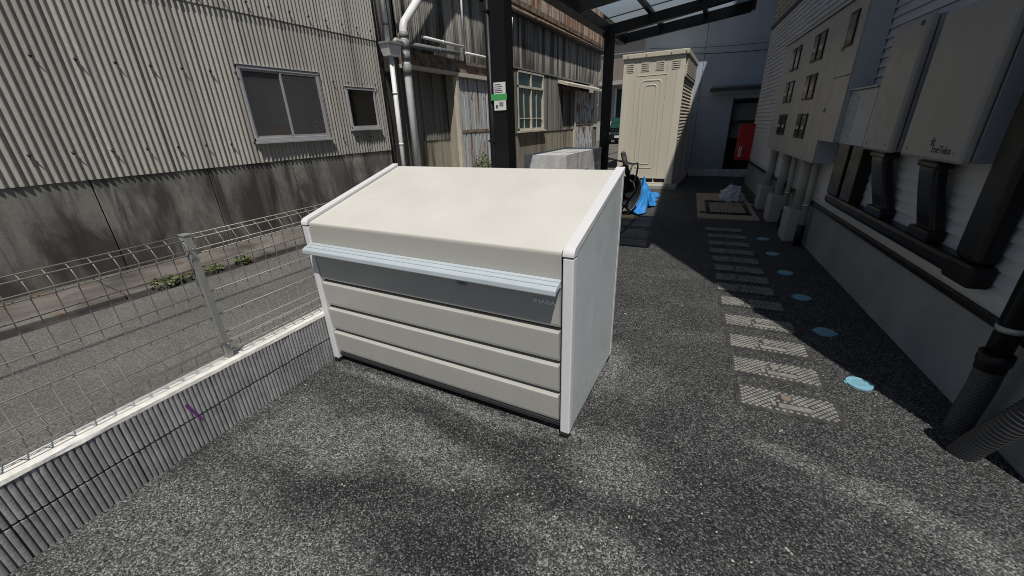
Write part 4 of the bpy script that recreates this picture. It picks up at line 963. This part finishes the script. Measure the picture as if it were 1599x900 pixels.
# ================================================================== GROUND COVERS
LW, LH = .505, .205
def meter_lid():
    fr = MB(); fr.box(-LW/2-.012, LW/2+.012, -LH/2-.012, LH/2+.012, -.02, .004)
    pl = MB(); pl.box(-LW/2, LW/2, -LH/2, LH/2, -.02, .0075)
    sd = MB(); nx, ny = 28, 11; px, py = (LW-.03)/nx, (LH-.02)/ny
    for i in range(nx):
        for j in range(ny):
            if (i+j) % 2: continue
            x = -LW/2+.015+(i+.5)*px; y = -LH/2+.01+(j+.5)*py
            if (x**2/.045**2 + (y-.035)**2/.03**2 < 1) or (-.085 < x < .12 and -.07 < y < -.012): continue
            a, b = px*.70, py*.70
            sd.hexa([(x-a, y, .0072), (x, y-b, .0072), (x+a, y, .0072), (x, y+b, .0072), (x-a*.6, y, .0115), (x, y-b*.6, .0115), (x+a*.6, y, .0115), (x, y+b*.6, .0115)])
    cp_ = MB(); n = 20; cp_.tube([(0, .035, .007), (0, .035, .0125)], .026, 20, True, False)
    lb = MB(); lb.box(-.045, .115, -.062, -.022, .0072, .0098); lb.box(-.082, -.06, -.056, -.016, .0072, .0125)
    for q in range(5): lb.box(-.036+q*.029, -.036+q*.029+.020, -.056, -.028, .0098, .0122)
    return fr.mesh('frame'), pl.mesh('cover_plate'), sd.mesh('tread_studs'), cp_.mesh('key_cap'), lb.mesh('name_plate')
LM = meter_lid()
for mesh_, mt in zip(LM, (M_LIDBASE, M_LIDBASE, M_STUD, M_LIDRUST, M_PLATE)): mesh_.materials.append(mt)
LM_CAP = LM[3].copy(); LM_CAP.materials.clear(); LM_CAP.materials.append(M_PLATE)
la = [2.295, 2.640, 2.980, 3.335, 3.735, 4.085, 4.375, 4.67, 5.0, 5.33, 5.69, 6.07, 6.46]
words = ['nearest', 'second', 'third', 'fourth', 'fifth', 'sixth', 'seventh', 'eighth', 'ninth', 'tenth', 'eleventh', 'twelfth', 'farthest']
for i, a in enumerate(la):
    d = .762 if i < 4 else .762
    t = rthing('utility_hatch', words[i] + ' water meter lid of the row, counted from the camera' if i else 'water meter lid with a rusty cap, nearest of the row', 'hatch', d+random.uniform(-.006, .006), a, .001, 'row of water meter lids')
    t.rotation_euler[2] = PHI - .035 + random.uniform(-.012, .012)
    for nm, mesh_ in zip(('frame', 'cover_plate', 'tread_studs', 'key_cap', 'name_plate'), LM): link(nm, mesh_, None, t) if not (i and nm == 'key_cap') else link(nm, LM_CAP, None, t)
o = rthing('round_lid', 'dark round lid between the plywood board and the row of meter lids', 'lid', .80, 6.93, 0)
MB().disc((0, 0), .15, .008, 28, -.01).build('cover', M_LIDBASE, o)
cb = MB(); cb.disc((0, 0), .068, .014, 28, -.004); capm = cb.mesh('cap_disc'); capm.materials.append(M_BLUECAP)
er = MB(); er.hexa([(.06, -.016, 0), (.080, -.007, 0), (.080, .007, 0), (.06, .016, 0), (.06, -.016, .008), (.080, -.007, .008), (.080, .007, .008), (.06, .016, .008)]); erm = er.mesh('ear'); erm.materials.append(M_BLUECAP)
rg = MB(); rg.tube([(.05*math.cos(t*2*math.pi/24), .05*math.sin(t*2*math.pi/24), .0102) for t in range(25)], .0022, 5, False)
for q in range(-3, 4): 
    h = math.sqrt(.04**2-(q*.011)**2); rg.box(q*.011-.002, q*.011+.002, -h, h, .0095, .0118)
rgm = rg.mesh('tread'); rgm.materials.append(M_BLUECAP)
for i, a in enumerate([2.647, 3.335, 4.016, 4.69, 5.377, 6.06]):
    t = rthing('blue_cap', ('nearest', 'second', 'third', 'fourth', 'fifth', 'farthest')[i] + ' round blue valve cap in the asphalt, counted from the camera', 'valve cap', 1.21, a, .001, 'row of blue valve caps')
    t.rotation_euler[2] = PHI + random.uniform(-.25, .1)
    link('disc', capm, None, t); link('ear', erm, None, t); e = link('ear', erm, None, t); e.rotation_euler[2] = math.pi; link('tread', rgm, None, t)

pb = rthing('plywood_board', 'plywood board lying on the asphalt beyond the meter lids', 'board', .91, 8.45)
pb.rotation_euler[2] = PHI - .02
MB().box(-.455, .455, -1.27, 1.25, .0, .022).build('sheet', M_PLY, pb, .002)
gr = rthing('wire_grate', 'black wire grate lying on the plywood board', 'grate', .93, 8.1, .024)
gr.rotation_euler[2] = PHI - .02
for q in range(5):
    w_ = .34 - q*.014; h = .62 - q*.03
    MB().tube([(-w_, -h, .008), (w_, -h, .008), (w_, h, .008), (-w_, h, .008), (-w_, -h, .008)], .005, 5).build('frame_wire', M_DARKSTEEL, gr)
for q in range(11): MB().tube([(-.28+q*.056, -.5, .012), (-.28+q*.056, .5, .012)], .0032, 5).build('cross_wire', M_DARKSTEEL, gr)
MB().tube([(-.40+.05*math.cos(t*.45), -.55+.05*math.sin(t*.45), .006+.0006*t) for t in range(24)], .004, 5).build('wire_loop', M_DARKSTEEL, gr)
bg_ = MB((.2, 8.95, 0)); vs = []; fs = []; NU, NV = 72, 34
for i in range(NU):
    for j in range(NV+1):
        th = 2*math.pi*i/NU; ph = math.pi*.5*j/NV; d = Vector((math.cos(th)*math.cos(ph), math.sin(th)*math.cos(ph), math.sin(ph)))
        r = 1 + .28*mnoise.noise(d*2.3) + .30*abs(mnoise.noise(d*5.5)) + .16*abs(mnoise.noise(d*12))
        vs.append((.2+d.x*.19*r, 8.95+d.y*.26*r, .024+d.z*.25*r))
for i in range(NU):
    for j in range(NV): fs.append((i*(NV+1)+j, ((i+1) % NU)*(NV+1)+j, ((i+1) % NU)*(NV+1)+j+1, i*(NV+1)+j+1))
bg_.add(vs, fs, True); o = bg_.build('plastic_bag', M_BAG); o.location = (.2, 8.95, 0); tag(o, 'crumpled clear plastic bag on the plywood board', 'bag')
o = MB((.38, 8.5, .024)).box(.2, .56, 8.40, 8.66, .024, .036).build('card_offcut', M_PLY); o.location = (.38, 8.5, .024); o.rotation_euler[2] = .35; tag(o, 'small board offcut beside the plastic bag', 'board')

# ================================================================== FAR STREET: CAR AND HOUSE
car = thing('parked_car', 'dark parked car seen far off between the carport post and the shed', 'car', (-7.2, 30, 0))
prof = [(-.80, .25), (.80, .25), (.82, .9), (.74, 1.02), (.62, 1.72), (.52, 1.80), (-.52, 1.80), (-.62, 1.72), (-.74, 1.02), (-.82, .9)]
MB().prism([(-.82, .25), (.82, .25), (.84, .6), (.80, 1.02), (-.80, 1.02), (-.84, .6)], lambda u, v, t: (u, t, v), 0, 3.6).build('body', M_CAR, car, .05)
MB().hexa([(-.78, .75, 1.02), (.78, .75, 1.02), (.78, 3.4, 1.02), (-.78, 3.4, 1.02), (-.62, 1.15, 1.78), (.62, 1.15, 1.78), (.62, 3.2, 1.78), (-.62, 3.2, 1.78)]).build('cabin', M_CAR, car, .06)
MB().hexa([(-.70, .735, 1.06), (.70, .735, 1.06), (.70, .765, 1.06), (-.70, .765, 1.06), (-.58, 1.115, 1.72), (.58, 1.115, 1.72), (.58, 1.145, 1.72), (-.58, 1.145, 1.72)]).build('windscreen', M_CARGLASS, car)
MB().box(-.17, .17, -.02, 0, .42, .58).build('number_plate', M_LABEL, car)
MB().box(-.4, .4, -.012, 0, .66, .78).build('grille', M_CHROME, car)
for s in (-1, 1):
    MB().box(s*.62-.13, s*.62+.13, -.015, .02, .64, .82).build('headlight', M_PAPER, car, .02)
    for y in (.7, 2.9):
        wl = MB(); wl.tube([(s*.62, y, .3), (s*.80, y, .3)], .3, 18); w_ = wl.build('wheel', M_TYRE, car); MB().tube([(s*.80, y, .3), (s*.815, y, .3)], .18, 14).build('rim', M_STEEL, w_)
fh = thing('far_house', 'brown-clad house with a balcony beyond the parked car', 'house', (-6, 36, 0))
def fhb(name, mat, *b, par=fh): return MB((-6, 36, 0)).box(*b).build(name, mat, par)
fhb('wall', M_FARHOUSE, -13, 0, 36, 44, 0, 9); fhb('balcony', M_CLAD, -10, -4.5, 34.9, 36, 4.5, 6.0); fhb('balcony_slab', M_FARHOUSE, -10.1, -4.4, 34.8, 36, 4.2, 4.49)
for i in range(12): fhb('cladding_board', M_CLAD, -10+i*.46, -10+i*.46+.43, 34.87, 34.899, 4.5, 6.02)
wdw = fhb('window', M_WINBLACK, -8.9, -7.2, 35.95, 35.999, .4, 3.9); fhb('window_frame', M_LABEL, -9.0, -8.85, 35.9, 35.949, .2, 4.0, par=wdw); fhb('window_frame', M_GREYALU, -8.1, -8.02, 35.9, 35.949, .4, 3.9, par=wdw); fhb('pane', M_TEAL, -8.84, -8.12, 35.93, 35.949, .5, 3.8, par=wdw); fhb('pane', M_TEAL, -8.0, -7.25, 35.93, 35.949, .5, 3.8, par=wdw)
fhb('rail', M_GALV, -10, -4.5, 34.9, 34.94, 6.3, 6.36); fhb('roof', M_ROOF, -13.5, .5, 34.4, 44.5, 9, 9.3)
# overhead cable over the road (its shadow crosses the asphalt)
cbp = [(-2.70 + .02*k, -30 + 3*k, 6.6 - .25*math.sin(math.pi*((k % 10)/10))) for k in range(31)]
oc = MB((-2.70, -30, 6.6)).tube(cbp, .018, 5).build('overhead_cable', M_BLACKPVC); oc.location = (-2.70, -30, 6.6); tag(oc, 'overhead cable above the road whose thin shadow crosses the asphalt', 'cable')

gm = MB((0, 0, 0)); rg2 = random.Random(21)
for q in range(90):
    cx, cy = (rg2.gauss(-.15, .35), rg2.gauss(1.15, .3)) if q < 40 else (rg2.uniform(-2.1, 1.4), rg2.uniform(.1, 3.6))
    if -2.36 < cx < -.5 and 1.5 < cy < 2.5: continue
    r_ = rg2.uniform(.003, .0075); a_ = rg2.uniform(0, 6)
    pv = [(cx+r_*math.cos(a_+k*1.257)*rg2.uniform(.6, 1.2), cy+r_*math.sin(a_+k*1.257)*rg2.uniform(.6, 1.2), .0005) for k in range(5)]
    gm.add(pv + [(cx+rg2.uniform(-.3, .3)*r_, cy, r_*rg2.uniform(.7, 1.1))], [(0, 1, 5), (1, 2, 5), (2, 3, 5), (3, 4, 5), (4, 0, 5)])
go = gm.build('grit', M_SLAB); go['kind'] = 'stuff'; go['label'] = 'pale loose grit scattered over the dark asphalt'; go['category'] = 'grit'
